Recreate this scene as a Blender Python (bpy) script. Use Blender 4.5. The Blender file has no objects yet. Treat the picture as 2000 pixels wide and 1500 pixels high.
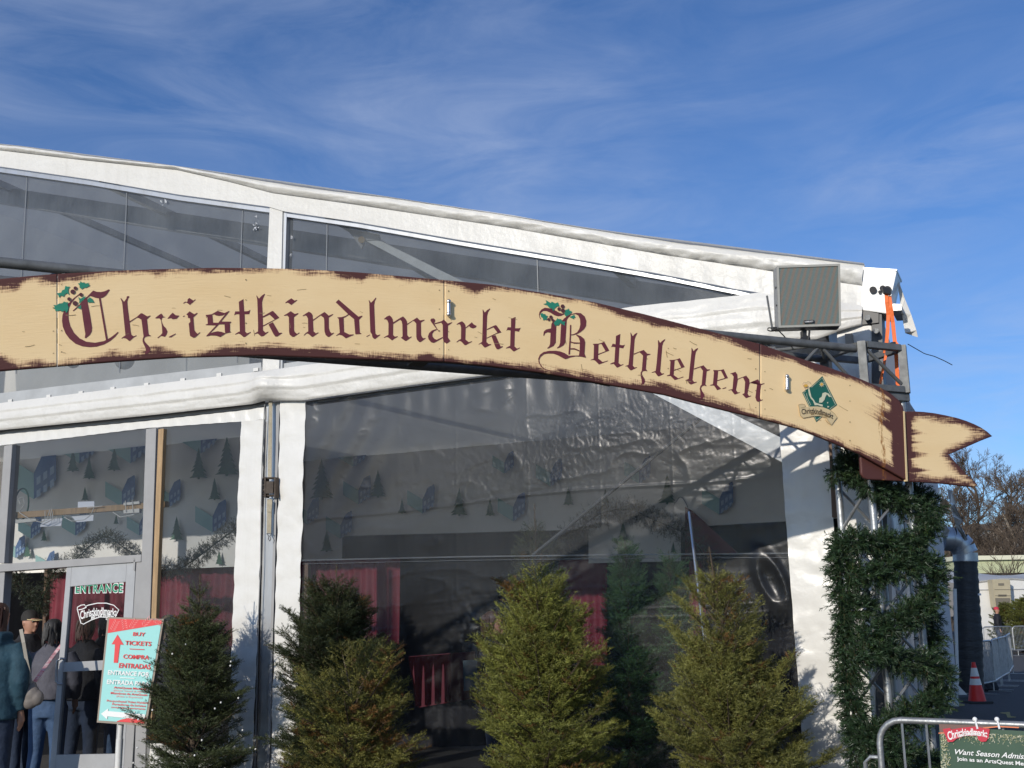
import bpy, bmesh, math, random
import numpy as np
from mathutils import Vector, Matrix
SC = bpy.context.scene
COL = SC.collection
# ------------------------------------------------------------------ camera
FPX = 2135.0
PITCH = math.atan(450 / FPX); ROLL = math.radians(0.87)
CAM = np.array([0.0, 0.0, 1.7])
FW = np.array([0, math.cos(PITCH), math.sin(PITCH)])
R0 = np.array([1.0, 0, 0]); U0 = np.array([0, -math.sin(PITCH), math.cos(PITCH)])
RT = math.cos(ROLL) * R0 - math.sin(ROLL) * U0
UP = math.cos(ROLL) * U0 + math.sin(ROLL) * R0
cd = bpy.data.cameras.new('camera'); cam = bpy.data.objects.new('camera', cd); COL.objects.link(cam)
cd.sensor_width = 36; cd.lens = 36 * FPX / 2000; cd.clip_end = 2000; cd.clip_start = 0.05
cam.matrix_world = Matrix(((RT[0], UP[0], -FW[0], CAM[0]), (RT[1], UP[1], -FW[1], CAM[1]), (RT[2], UP[2], -FW[2], CAM[2]), (0, 0, 0, 1)))
SC.camera = cam
# ------------------------------------------------------------------ light
SUN_A, SUN_E = math.radians(33), math.radians(20)     # azimuth from -Y towards -X, elevation
SD = np.array([-math.sin(SUN_A) * math.cos(SUN_E), -math.cos(SUN_A) * math.cos(SUN_E), math.sin(SUN_E)])
sl = bpy.data.lights.new('sun', 'SUN'); sl.energy = 3.4; sl.angle = math.radians(0.55); sl.color = (1.0, 0.93, 0.82)
so = bpy.data.objects.new('sun', sl); COL.objects.link(so)
so.rotation_euler = Vector(SD).to_track_quat('Z', 'Y').to_euler()
W = bpy.data.worlds.new('World'); SC.world = W; W.use_nodes = True
nt = W.node_tree; nt.nodes.clear()
N = nt.nodes.new; L = nt.links.new
out = N('ShaderNodeOutputWorld'); bg = N('ShaderNodeBackground')
sky = N('ShaderNodeTexSky'); sky.sky_type = 'NISHITA'; sky.sun_disc = False
sky.sun_elevation = SUN_E; sky.sun_rotation = math.atan2(SD[0], SD[1]); sky.air_density = 1.0; sky.dust_density = 0.6; sky.ozone_density = 3.0; sky.altitude = 200
tc = N('ShaderNodeTexCoord'); mp = N('ShaderNodeMapping'); mp.inputs['Scale'].default_value = (1.3, 1.0, 2.2); mp.inputs['Rotation'].default_value = (0.25, 0.62, 0.3)
n1 = N('ShaderNodeTexNoise'); n1.inputs['Scale'].default_value = 2.3; n1.inputs['Detail'].default_value = 9; n1.inputs['Roughness'].default_value = 0.52; n1.inputs['Distortion'].default_value = 0.55
mp2 = N('ShaderNodeMapping'); mp2.inputs['Scale'].default_value = (1.6, 2.2, 7.5); mp2.inputs['Rotation'].default_value = (0.1, 0.34, 0.1)
n2 = N('ShaderNodeTexNoise'); n2.inputs['Scale'].default_value = 2.6; n2.inputs['Detail'].default_value = 9; n2.inputs['Roughness'].default_value = .62; n2.inputs['Distortion'].default_value = 1.0
r1 = N('ShaderNodeMapRange'); r1.inputs['From Min'].default_value = 0.28; r1.inputs['From Max'].default_value = 0.72
r2 = N('ShaderNodeMapRange'); r2.inputs['From Min'].default_value = 0.33; r2.inputs['From Max'].default_value = 0.75
mm = N('ShaderNodeMath'); mm.operation = 'MULTIPLY'; m2 = N('ShaderNodeMath'); m2.operation = 'MULTIPLY'; m2.inputs[1].default_value = 0.62
mx = N('ShaderNodeMixRGB'); mx.inputs[2].default_value = (4.3, 5.0, 6.6, 1)
tint = N('ShaderNodeMixRGB'); tint.blend_type = 'MULTIPLY'; tint.inputs[0].default_value = 1; tint.inputs[2].default_value = (0.63, 0.84, 1.15, 1)
L(tc.outputs['Generated'], mp.inputs[0]); L(mp.outputs[0], n1.inputs[0]); L(tc.outputs['Generated'], mp2.inputs[0]); L(mp2.outputs[0], n2.inputs[0])
L(n1.outputs[0], r1.inputs[0]); L(n2.outputs[0], r2.inputs[0]); L(r1.outputs[0], mm.inputs[0]); L(r2.outputs[0], mm.inputs[1]); L(mm.outputs[0], m2.inputs[0])
L(sky.outputs[0], tint.inputs[1]); L(tint.outputs[0], mx.inputs[1]); L(m2.outputs[0], mx.inputs[0]); L(mx.outputs[0], bg.inputs[0]); L(bg.outputs[0], out.inputs[0])
bg.inputs[1].default_value = 0.117
vs = SC.view_settings; vs.view_transform = 'Standard'; vs.look = 'None'; vs.exposure = 0; vs.gamma = 1; vs.use_curve_mapping = False
SC.cycles.max_bounces = 8; SC.cycles.transparent_max_bounces = 24; SC.cycles.diffuse_bounces = 4
# ------------------------------------------------------------------ planes and points
def ray(px, py): return FW * FPX + RT * (px - 1000) - UP * (py - 750)
class Plane:
    def __init__(s, p, n):
        s.p = np.array(p, float); s.n = np.array(n, float) / np.linalg.norm(n)
    def at(s, px, py, off=0.0):
        d = ray(px, py); t = np.dot(s.p + s.n * off - CAM, s.n) / np.dot(d, s.n)
        return CAM + d * t
def hyp(p, d): return p / FPX * d
FY = math.radians(25.4)
EF = np.array([math.cos(FY), -math.sin(FY), 0]); NF = np.array([-math.sin(FY), -math.cos(FY), 0])
F = Plane((0.281 * 7.45, 7.45, 0), NF)
SY = math.radians(22.8)
ES = np.array([math.cos(SY), math.sin(SY), 0]); NS = np.array([math.sin(SY), -math.cos(SY), 0])
S = Plane((0.347 * 6.55, 6.55, 0), NS)
FO = F.p.copy()
def fl(s, z, off=0.0): return FO + EF * s + NF * off + np.array([0, 0, z])        # facade metres
def sl_(s, z, off=0.0): return S.p + ES * s + NS * off + np.array([0, 0, z])
def fs(px, py, off=0.0):
    p = F.at(px, py, off); return float(np.dot(p - FO, EF)), float(p[2])
GR = Plane((0, 0, 0), (0, 0, 1))
# ------------------------------------------------------------------ noise
def vnoise(x, y, seed=0):
    x = np.asarray(x, float); y = np.asarray(y, float)
    xi = np.floor(x).astype(np.int64); yi = np.floor(y).astype(np.int64); xf = x - xi; yf = y - yi
    def h(a, b):
        v = (a * 374761393 + b * 668265263 + seed * 974634777) & 0xffffffff
        v = ((v ^ (v >> 13)) * 1274126177) & 0xffffffff
        return ((v ^ (v >> 16)) & 0xffff) / 65535.0
    u = xf * xf * (3 - 2 * xf); v = yf * yf * (3 - 2 * yf)
    return (h(xi, yi) * (1 - u) + h(xi + 1, yi) * u) * (1 - v) + (h(xi, yi + 1) * (1 - u) + h(xi + 1, yi + 1) * u) * v
def fbm(x, y, o=4, seed=0):
    a = 0.5; r = 0
    for i in range(o): r = r + a * vnoise(x, y, seed + i); x = np.asarray(x) * 2.03; y = np.asarray(y) * 2.03; a *= 0.5
    return r
# ------------------------------------------------------------------ materials
MATS = {}
def mat(name, color=(.5, .5, .5), rough=.6, metal=0., bump=0., bscale=40., var=0., vscale=6., spec=None, attr=None, vcol=None, trans=0., stretch=None):
    if name in MATS: return MATS[name]
    m = bpy.data.materials.new(name); m.use_nodes = True; t = m.node_tree; b = t.nodes['Principled BSDF']
    b.inputs['Base Color'].default_value = (*color, 1); b.inputs['Roughness'].default_value = rough; b.inputs['Metallic'].default_value = metal
    if spec is not None: b.inputs['Specular IOR Level'].default_value = spec
    tcn = t.nodes.new('ShaderNodeTexCoord'); src = tcn.outputs['Object']
    if stretch:
        mpn = t.nodes.new('ShaderNodeMapping'); mpn.inputs['Scale'].default_value = stretch; t.links.new(src, mpn.inputs[0]); src = mpn.outputs[0]
    last = None
    if attr:
        a = t.nodes.new('ShaderNodeAttribute'); a.attribute_name = attr; last = a.outputs['Color']; t.links.new(last, b.inputs['Base Color'])
    if var > 0:
        n = t.nodes.new('ShaderNodeTexNoise'); n.inputs['Scale'].default_value = vscale; n.inputs['Detail'].default_value = 8; n.inputs['Roughness'].default_value = .65
        t.links.new(src, n.inputs[0])
        mr = t.nodes.new('ShaderNodeMapRange'); mr.inputs['From Min'].default_value = .35; mr.inputs['From Max'].default_value = .65
        t.links.new(n.outputs[0], mr.inputs[0])
        mix = t.nodes.new('ShaderNodeMixRGB'); c2 = vcol or tuple(c * (1 - var) for c in color)
        if last: t.links.new(last, mix.inputs[1])
        else: mix.inputs[1].default_value = (*color, 1)
        mix.inputs[2].default_value = (*c2, 1)
        if vcol:
            k = t.nodes.new('ShaderNodeMath'); k.operation = 'MULTIPLY'; k.inputs[1].default_value = var; t.links.new(mr.outputs[0], k.inputs[0]); t.links.new(k.outputs[0], mix.inputs[0])
        else: t.links.new(mr.outputs[0], mix.inputs[0])
        t.links.new(mix.outputs[0], b.inputs['Base Color'])
        rr = t.nodes.new('ShaderNodeMapRange'); rr.inputs['To Min'].default_value = max(0, rough - .08); rr.inputs['To Max'].default_value = min(1, rough + .1)
        t.links.new(n.outputs[0], rr.inputs[0]); t.links.new(rr.outputs[0], b.inputs['Roughness'])
    if bump > 0:
        n = t.nodes.new('ShaderNodeTexNoise'); n.inputs['Scale'].default_value = bscale; n.inputs['Detail'].default_value = 6
        t.links.new(src, n.inputs[0]); bp = t.nodes.new('ShaderNodeBump'); bp.inputs['Strength'].default_value = bump; bp.inputs['Distance'].default_value = .02
        t.links.new(n.outputs[0], bp.inputs['Height']); t.links.new(bp.outputs[0], b.inputs['Normal'])
    if trans > 0:
        tr = t.nodes.new('ShaderNodeBsdfTranslucent'); tr.inputs[0].default_value = (*color, 1); ms = t.nodes.new('ShaderNodeMixShader'); ms.inputs[0].default_value = trans
        o = t.nodes['Material Output']; t.links.new(b.outputs[0], ms.inputs[1]); t.links.new(tr.outputs[0], ms.inputs[2]); t.links.new(ms.outputs[0], o.inputs[0])
    MATS[name] = m; return m
def film_mat(name, tintc, haze, hazecol, rough, base=.02, bump=.25, bscale=9, panels=True):
    m = bpy.data.materials.new(name); m.use_nodes = True; t = m.node_tree; t.nodes.clear(); n = t.nodes.new; l = t.links.new
    o = n('ShaderNodeOutputMaterial'); tr = n('ShaderNodeBsdfTransparent'); tr.inputs[0].default_value = (*tintc, 1)
    gl = n('ShaderNodeBsdfGlossy'); gl.inputs['Roughness'].default_value = rough; gl.inputs[0].default_value = (.9, .9, .92, 1)
    df = n('ShaderNodeBsdfDiffuse'); df.inputs[0].default_value = (*hazecol, 1)
    lw = n('ShaderNodeLayerWeight'); lw.inputs[0].default_value = .5; fr = n('ShaderNodeMath'); fr.operation = 'POWER'; fr.inputs[1].default_value = 4.2; l(lw.outputs['Facing'], fr.inputs[0]); ad = n('ShaderNodeMath'); ad.inputs[1].default_value = base
    tcn = n('ShaderNodeTexCoord'); nz = n('ShaderNodeTexNoise'); nz.inputs['Scale'].default_value = bscale; nz.inputs['Detail'].default_value = 5; nz.inputs['Distortion'].default_value = 1.2
    bp = n('ShaderNodeBump'); bp.inputs['Strength'].default_value = bump; bp.inputs['Distance'].default_value = .02
    l(tcn.outputs['Object'], nz.inputs[0]); l(nz.outputs[0], bp.inputs['Height']); l(bp.outputs[0], gl.inputs['Normal'])
    n3 = n('ShaderNodeTexNoise'); n3.inputs['Scale'].default_value = 2.2; n3.inputs['Detail'].default_value = 8; l(tcn.outputs['Object'], n3.inputs[0])
    mr = n('ShaderNodeMapRange'); mr.inputs['From Min'].default_value = .3; mr.inputs['From Max'].default_value = .75; mr.inputs['To Min'].default_value = haze * .6; mr.inputs['To Max'].default_value = haze * 1.6
    l(n3.outputs[0], mr.inputs[0])
    m1 = n('ShaderNodeMixShader'); m2_ = n('ShaderNodeMixShader')
    l(mr.outputs[0], m1.inputs[0]); l(tr.outputs[0], m1.inputs[1]); l(df.outputs[0], m1.inputs[2])
    l(fr.outputs[0], ad.inputs[0]); l(ad.outputs[0], m2_.inputs[0]); l(m1.outputs[0], m2_.inputs[1]); l(gl.outputs[0], m2_.inputs[2]); l(m2_.outputs[0], o.inputs[0])
    MATS[name] = m; return m
WHITE = mat('white_vinyl', (.69, .675, .635), .42, bump=.30, bscale=22, var=.35, vscale=1.6, vcol=(.52, .50, .45))
WHITE2 = mat('white_vinyl_smooth', (.71, .695, .655), .30, bump=.22, bscale=12, var=.25, vscale=2, vcol=(.66, .65, .61))
ROOF = mat('white_roof_fabric', (.78, .77, .74), .5, bump=.1, bscale=6, trans=.38)
ALU = mat('brushed_aluminium', (.52, .53, .54), .42, metal=.75, var=.25, vscale=8, stretch=(1, 1, .2))
GREYA = mat('grey_anodised_frame', (.34, .335, .33), .5, metal=.0, var=.12, vscale=5, bump=.03)
STEEL = mat('galvanised_steel', (.46, .47, .47), .42, metal=.7, var=.35, vscale=11, bump=.08, bscale=60)
DSTEEL = mat('dull_truss_aluminium', (.17, .175, .175), .55, metal=.3, var=.35, vscale=14, bump=.05)
WOOD = mat('raw_pine_stud', (.44, .29, .15), .65, var=.35, vscale=10, stretch=(3, 3, .35), bump=.1)
DWOOD = mat('dark_timber', (.16, .095, .06), .65, var=.3, vscale=8, stretch=(3, 3, .3))
BLACK = mat('black_plastic', (.012, .012, .013), .4, bump=.05, bscale=30)
BLACKM = mat('black_painted_metal', (.02, .02, .022), .45)
CREAMP = mat('cream_paint', (.70, .53, .29), .55)
MAROON = mat('maroon_letter_paint', (.145, .024, .034), .5, var=.3, vscale=14, vcol=(.20, .065, .06))
HALO = mat('pink_cream_outline_paint', (.80, .59, .44), .55)
HOLLY = mat('holly_green_paint', (.03, .27, .165), .5, var=.2, vscale=20)
BERRY = mat('berry_brown_paint', (.10, .028, .03), .5)
LOGOG = mat('logo_dark_green', (.012, .12, .085), .5)
LOGOL = mat('logo_pale', (.66, .64, .45), .5)
LOGOY = mat('logo_yellow', (.75, .42, .06), .5)
ORANGE = mat('orange_webbing', (.85, .17, .035), .6, bump=.2, bscale=80)
BEIGE = mat('beige_webbing', (.42, .37, .27), .8, bump=.3, bscale=90, var=.3, vscale=14)
REDC = mat('burgundy_curtain', (.165, .014, .03), .7, bump=.1, bscale=20, var=.2)
BLKC = mat('black_sheet', (.012, .012, .016), .85)
BANNER = mat('white_backdrop_cloth', (.82, .79, .74), .8, bump=.1, bscale=3, var=.12, vscale=1.5)
def grime(m, amt):
    t = m.node_tree; b = t.nodes['Principled BSDF']; src = b.inputs['Base Color'].links[0].from_socket
    tcn = t.nodes.new('ShaderNodeTexCoord'); last = src
    for sc_, lo, hi, k in (((11, 11, .8), .50, .78, amt), ((3, 3, 2.2), .55, .75, amt * .8), ((40, 40, 40), .66, .74, amt)):
        mp_ = t.nodes.new('ShaderNodeMapping'); mp_.inputs['Scale'].default_value = sc_; n_ = t.nodes.new('ShaderNodeTexNoise'); n_.inputs['Scale'].default_value = 1; n_.inputs['Detail'].default_value = 7; n_.inputs['Roughness'].default_value = .7
        r_ = t.nodes.new('ShaderNodeMapRange'); r_.inputs['From Min'].default_value = lo; r_.inputs['From Max'].default_value = hi; r_.inputs['To Max'].default_value = k
        x_ = t.nodes.new('ShaderNodeMixRGB'); x_.inputs[2].default_value = (.33, .30, .25, 1)
        t.links.new(tcn.outputs['Object'], mp_.inputs[0]); t.links.new(mp_.outputs[0], n_.inputs[0]); t.links.new(n_.outputs[0], r_.inputs[0]); t.links.new(r_.outputs[0], x_.inputs[0]); t.links.new(last, x_.inputs[1]); last = x_.outputs[0]
    t.links.new(last, b.inputs['Base Color'])
grime(WHITE, .17); grime(WHITE2, .12)
# ------------------------------------------------------------------ object helpers
def tag(o, label=None, cat=None, group=None, kind=None):
    if label: o['label'] = label
    if cat: o['category'] = cat
    if group: o['group'] = group
    if kind: o['kind'] = kind
    return o
def empty(name, loc, label, cat, group=None, kind=None):
    o = bpy.data.objects.new(name, None); COL.objects.link(o); o.location = tuple(float(v) for v in loc); o.empty_display_size = .1
    o.matrix_world = Matrix.Translation(o.location)
    return tag(o, label, cat, group, kind)
def link(name, me, m=None, parent=None, smooth=False, origin=None):
    """mesh in world coordinates -> object, kept in place under its parent"""
    o = bpy.data.objects.new(name, me); COL.objects.link(o)
    if m is not None:
        for x in (m if isinstance(m, (list, tuple)) else [m]): me.materials.append(x)
    if smooth:
        me.polygons.foreach_set('use_smooth', [True] * len(me.polygons))
    if parent is not None:
        o.parent = parent; o.matrix_parent_inverse = parent_world(parent).inverted()
    return o
def parent_world(p):
    m = Matrix.Identity(4); q = p
    chain = []
    while q is not None: chain.append(q); q = q.parent
    for q in reversed(chain):
        loc = Matrix.LocRotScale(q.location, q.rotation_euler, q.scale)
        m = m @ (q.matrix_parent_inverse @ loc if q.parent else loc)
    return m
def from_np(name, V, Fc, m=None, parent=None, smooth=False, col=None, uv=None, mi=None):
    """V (n,3), Fc (k,3 or 4)"""
    me = bpy.data.meshes.new(name); V = np.asarray(V, np.float32); Fc = np.asarray(Fc, np.int32)
    k = Fc.shape[1]; me.vertices.add(len(V)); me.vertices.foreach_set('co', V.ravel())
    me.loops.add(Fc.size); me.loops.foreach_set('vertex_index', Fc.ravel())
    me.polygons.add(len(Fc)); me.polygons.foreach_set('loop_start', np.arange(0, Fc.size, k, dtype=np.int32)); me.polygons.foreach_set('loop_total', np.full(len(Fc), k, np.int32))
    if mi is not None: me.polygons.foreach_set('material_index', np.asarray(mi, np.int32))
    me.update(calc_edges=True)
    if col is not None:
        a = me.color_attributes.new('tint', 'FLOAT_COLOR', 'POINT'); c = np.ones((len(V), 4), np.float32); c[:, :3] = col; a.data.foreach_set('color', c.ravel())
    if uv is not None:
        u = me.uv_layers.new(name='UVMap'); u.data.foreach_set('uv', np.asarray(uv, np.float32)[Fc.ravel()].ravel())
    return link(name, me, m, parent, smooth)
class MB:
    def __init__(s): s.v = []; s.f = []
    def add(s, vs_, fs_):
        b = len(s.v); s.v += [tuple(map(float, v)) for v in vs_]; s.f += [tuple(i + b for i in f) for f in fs_]; return s
    def box(s, c, ax, ay, az, sx, sy, sz):
        """box centred at c with unit axes ax, ay, az and full sizes"""
        c = np.array(c, float); ax, ay, az = (np.array(a, float) for a in (ax, ay, az)); vs_ = []
        for k in (-.5, .5):
            for j in (-.5, .5):
                for i in (-.5, .5): vs_.append(c + ax * sx * i + ay * sy * j + az * sz * k)
        return s.add(vs_, [(0, 2, 3, 1), (4, 5, 7, 6), (0, 1, 5, 4), (2, 6, 7, 3), (0, 4, 6, 2), (1, 3, 7, 5)])
    def bar(s, a, b, w, h=None, upv=(0, 0, 1)):
        """rectangular bar from a to b; w across, h along upv"""
        a = np.array(a, float); b = np.array(b, float); h = h or w; d = b - a; ln = np.linalg.norm(d); d = d / ln; u = np.array(upv, float); u = u - d * np.dot(u, d)
        if np.linalg.norm(u) < 1e-4: u = np.array([1., 0, 0]); u = u - d * np.dot(u, d)
        u /= np.linalg.norm(u); sd = np.cross(d, u); return s.box((a + b) / 2, d, sd, u, ln, w, h)
    def tube(s, pts, r, n=10, caps=True):
        pts = [np.array(p, float) for p in pts]; rr = r if hasattr(r, '__len__') else [r] * len(pts); b = len(s.v); prev = None
        for i, p in enumerate(pts):
            d = pts[min(i + 1, len(pts) - 1)] - pts[max(i - 1, 0)]; d = d / (np.linalg.norm(d) + 1e-9)
            if prev is None: u = np.cross(d, [0, 0, 1.]); u = np.cross(d, [0, 1., 0]) if np.linalg.norm(u) < .1 else u
            else: u = prev - d * np.dot(prev, d)
            u /= np.linalg.norm(u); prev = u; w = np.cross(d, u)
            for k in range(n):
                a = 2 * math.pi * k / n; s.v.append(tuple(p + (u * math.cos(a) + w * math.sin(a)) * rr[i]))
        for i in range(len(pts) - 1):
            for k in range(n): s.f.append((b + i * n + k, b + i * n + (k + 1) % n, b + (i + 1) * n + (k + 1) % n, b + (i + 1) * n + k))
        if caps: s.f.append(tuple(b + k for k in range(n))[::-1]); s.f.append(tuple(b + (len(pts) - 1) * n + k for k in range(n)))
        return s
    def sphere(s, c, r, nu=12, nv=8, sc=(1, 1, 1)):
        c = np.array(c, float); vs_ = [c + np.array([0, 0, r * sc[2]])]
        for j in range(1, nv):
            t = math.pi * j / nv
            for i in range(nu): p = 2 * math.pi * i / nu; vs_.append(c + np.array([r * sc[0] * math.sin(t) * math.cos(p), r * sc[1] * math.sin(t) * math.sin(p), r * sc[2] * math.cos(t)]))
        vs_.append(c - np.array([0, 0, r * sc[2]])); f = []
        for i in range(nu): f.append((0, 1 + i, 1 + (i + 1) % nu))
        for j in range(nv - 2):
            for i in range(nu): a = 1 + j * nu; f.append((a + i, a + nu + i, a + nu + (i + 1) % nu, a + (i + 1) % nu))
        a = 1 + (nv - 2) * nu
        for i in range(nu): f.append((a + i, len(vs_) - 1, a + (i + 1) % nu))
        return s.add(vs_, f)
    def prism(s, poly, d):
        """extrude world polygon by vector d"""
        n = len(poly); vs_ = [np.array(p, float) for p in poly] + [np.array(p, float) + np.array(d, float) for p in poly]
        return s.add(vs_, [tuple(range(n)), tuple(range(2 * n - 1, n - 1, -1))] + [(i, i + n, (i + 1) % n + n, (i + 1) % n) for i in range(n)])
    def poly(s, pts): return s.add(pts, [tuple(range(len(pts)))])
    def build(s, name, m, parent=None, smooth=False, bevel=0):
        me = bpy.data.meshes.new(name); me.from_pydata(s.v, [], s.f); me.update()
        bm = bmesh.new(); bm.from_mesh(me); bmesh.ops.recalc_face_normals(bm, faces=bm.faces)
        if bevel: bmesh.ops.bevel(bm, geom=bm.edges[:], offset=bevel, segments=2, affect='EDGES', clamp_overlap=True)
        bm.to_mesh(me); bm.free()
        o = link(name, me, m, parent)
        if smooth:
            me.polygons.foreach_set('use_smooth', [True] * len(me.polygons))
            try: me.set_sharp_from_angle(angle=math.radians(40))
            except Exception: pass
        return o
def interp(pts, n):
    """points along polyline, parametrised by x"""
    p = np.array(pts, float); t = np.linspace(0, 1, n)
    d = np.r_[0, np.cumsum(np.hypot(*np.diff(p, axis=0).T))]; d /= d[-1]
    return np.c_[np.interp(t, d, p[:, 0]), np.interp(t, d, p[:, 1])]
def sheet(name, top, bot, pl, off, nx, ny, disp, m, parent=None, byx=False, smooth=True, solid=0.0):
    """cloth between two edge polylines given as picture points lying on plane pl; disp(U,V,S,Z) metres towards the viewer"""
    T, B = interp(top, nx), interp(bot, nx); V = []; UVs = []
    PT = np.array([pl.at(x, y, off) for x, y in T]); PB = np.array([pl.at(x, y, off) for x, y in B])
    v = np.linspace(0, 1, ny)[:, None, None]; P = PT[None] * (1 - v) + PB[None] * v
    U, Vv = np.meshgrid(np.linspace(0, 1, nx), np.linspace(0, 1, ny))
    e = np.cross([0, 0, 1.], pl.n) if abs(pl.n[2]) < .9 else np.array([1., 0, 0])
    Sx = P @ e; Z = P[:, :, 2]
    if disp is not None: P = P + disp(U, Vv, Sx, Z)[:, :, None] * pl.n
    idx = np.arange(nx * ny).reshape(ny, nx); Q = np.stack([idx[1:, :-1], idx[1:, 1:], idx[:-1, 1:], idx[:-1, :-1]], -1).reshape(-1, 4)
    o = from_np(name, P.reshape(-1, 3), Q, m, parent, smooth, uv=np.stack([U, 1 - Vv], -1).reshape(-1, 2))
    if solid:
        md = o.modifiers.new('thickness', 'SOLIDIFY'); md.thickness = solid; md.offset = -1
    return o
def wr(amp, fx, fz, seed=0, o=3): return lambda U, V, Sx, Z: amp * (fbm(Sx * fx, Z * fz, o, seed) - .45) * 2
def polys(name, plist, pl, off, m, parent=None, step=.0004):
    """flat painted shapes: lists of picture points on plane pl"""
    b = MB()
    for k, p in enumerate(plist): b.poly([pl.at(x, y, off + step * k) for x, y in p])
    me = bpy.data.meshes.new(name); me.from_pydata(b.v, [], b.f); me.update()
    return link(name, me, m, parent)
def stroke(pts, w):
    p = np.array(pts, float); d = np.gradient(p, axis=0); d /= np.linalg.norm(d, axis=1)[:, None] + 1e-9; n_ = np.c_[-d[:, 1], d[:, 0]] * w / 2
    return [tuple(q) for q in np.r_[p + n_, (p - n_)[::-1]]]
def circ(cx, cy, r, n=18, ry=None): return [(cx + r * math.cos(2 * math.pi * i / n), cy + (ry or r) * math.sin(2 * math.pi * i / n)) for i in range(n)]
def text_mesh(s, bold=0.0, shear=0.0, spacing=1.0):
    c = bpy.data.curves.new('t', 'FONT'); c.body = s; c.size = 1; c.offset = bold; c.shear = shear; c.space_character = spacing; c.resolution_u = 3
    o = bpy.data.objects.new('t', c); COL.objects.link(o); bpy.context.view_layer.update()
    me = bpy.data.meshes.new_from_object(o.evaluated_get(bpy.context.evaluated_depsgraph_get())); bpy.data.objects.remove(o); bpy.data.curves.remove(c); return me
def text(name, s, quad, pl, off, m, parent=None, bold=.012, shear=0., warp=None, spacing=1.0):
    """text stretched over a picture quad TL,TR,BR,BL lying on plane pl (cap height fills it)"""
    me = text_mesh(s, bold, shear, spacing); co = np.array([v.co[:] for v in me.vertices]); x0, x1 = co[:, 0].min(), co[:, 0].max(); y1 = .70; y0 = 0.0
    q = np.array(quad, float)
    for v in me.vertices:
        u = (v.co.x - x0) / (x1 - x0); w = (v.co.y - y0) / (y1 - y0)
        p = (q[3] * (1 - u) + q[2] * u) * (1 - w) + (q[0] * (1 - u) + q[1] * u) * w
        if warp: p = warp(p, u, w)
        v.co = Vector(pl.at(p[0], p[1], off))
    me.update(); me.name = name
    return link(name, me, m, parent)
rng = np.random.default_rng(7); random.seed(7)
# ================================================================== GROUND AND FAR SETTING
def ground():
    b = MB(); b.poly([(-400, -60, 0), (400, -60, 0), (400, 700, 0), (-400, 700, 0)])
    m = mat('asphalt', (.060, .056, .053), .85, bump=.5, bscale=160, var=.3, vscale=1.6, vcol=(.10, .094, .088))
    return tag(b.build('ground', m), kind='structure')
ground()
# ================================================================== TENT
tent = empty('market_tent', fl(0, 0, 0), 'large white clear span event tent with clear film walls behind the ribbon sign', 'tent')
def fold(amp, n, sag=0):
    def f(U, V, Sx, Z):
        return amp * np.sin(V * math.pi * n) ** 2 + .010 * (fbm(Sx * 7, Z * 9, 3, 3) - .45) + .018 * (fbm(Sx * 1.5 + V * 2, V * 5, 2, 8) - .4)
    return f
T_ = [(-300, 262), (-80, 272), (0, 282), (50, 287), (170, 305), (350, 325), (520, 355), (600, 367), (730, 383), (760, 385), (830, 395), (1000, 420), (1200, 455), (1350, 478), (1500, 495), (1690, 517)]
M_ = [(-300, 268), (-80, 285), (0, 295), (161, 314), (350, 334), (455, 358), (535, 379), (700, 402), (1000, 447), (1300, 500), (1500, 530), (1685, 560)]
B_ = [(-300, 290), (-80, 316), (0, 326), (175, 351), (350, 381), (527, 405), (556, 414), (700, 435), (900, 470), (1100, 503), (1300, 538), (1440, 566), (1500, 576), (1686, 600)]
def wrinkle_top(U, V, Sx, Z):
    r = (np.sin(Sx * 21 + 6 * fbm(Sx * 2, V * 2, 2, 4)) + .8 * np.sin(Sx * 47 + V * 4 + 7 * fbm(Sx * 3, V * 2, 2, 6))) * np.clip(U - .40, 0, 1) * .024
    fine = .010 * (1 - np.abs(2 * fbm(Sx * 9 + V * 3, V * 3.5 - Sx * 2, 3, 13) - .9) * 2.2); return .05 * np.sin(V * math.pi) ** .7 + .02 * (fbm(Sx * 5, V * 3, 4, 11) - .45) + r * V + fine * np.sin(V * math.pi)
sheet('rake_cover', T_, M_, F, .02, 260, 14, wrinkle_top, WHITE, tent)
def wrinkle_val(U, V, Sx, Z):
    return .02 + .006 * (fbm(Sx * 4, V * 3, 3, 21) - .45) + np.clip(U - .6, 0, 1) * .03 * np.sin(Sx * 26 + 3 * fbm(Sx * 2, Z * 3, 2, 5)) * (.4 + .6 * V)
sheet('rake_valance', M_, B_, F, .02, 260, 10, wrinkle_val, WHITE, tent)
# keder rail below valance
def edge_bar(name, pts, w_px, off, depth, m, parent=tent, pl=F):
    b = MB()
    for (x0, y0), (x1, y1) in zip(pts[:-1], pts[1:]):
        a0, a1 = pl.at(x0, y0, off), pl.at(x1, y1, off); c0, c1 = pl.at(x0, y0 + w_px, off), pl.at(x1, y1 + w_px, off)
        b.prism([a0, a1, c1, c0], -pl.n * depth)
    return b.build(name, m, parent)
edge_bar('rake_rail', [(-300, 291), (0, 327), (175, 352), (350, 382), (527, 406)], 9, .012, .06, ALU)
edge_bar('rake_rail', [(557, 415), (700, 436), (900, 471), (1100, 504), (1300, 539), (1440, 567), (1496, 577)], 8, .012, .06, ALU)
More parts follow.
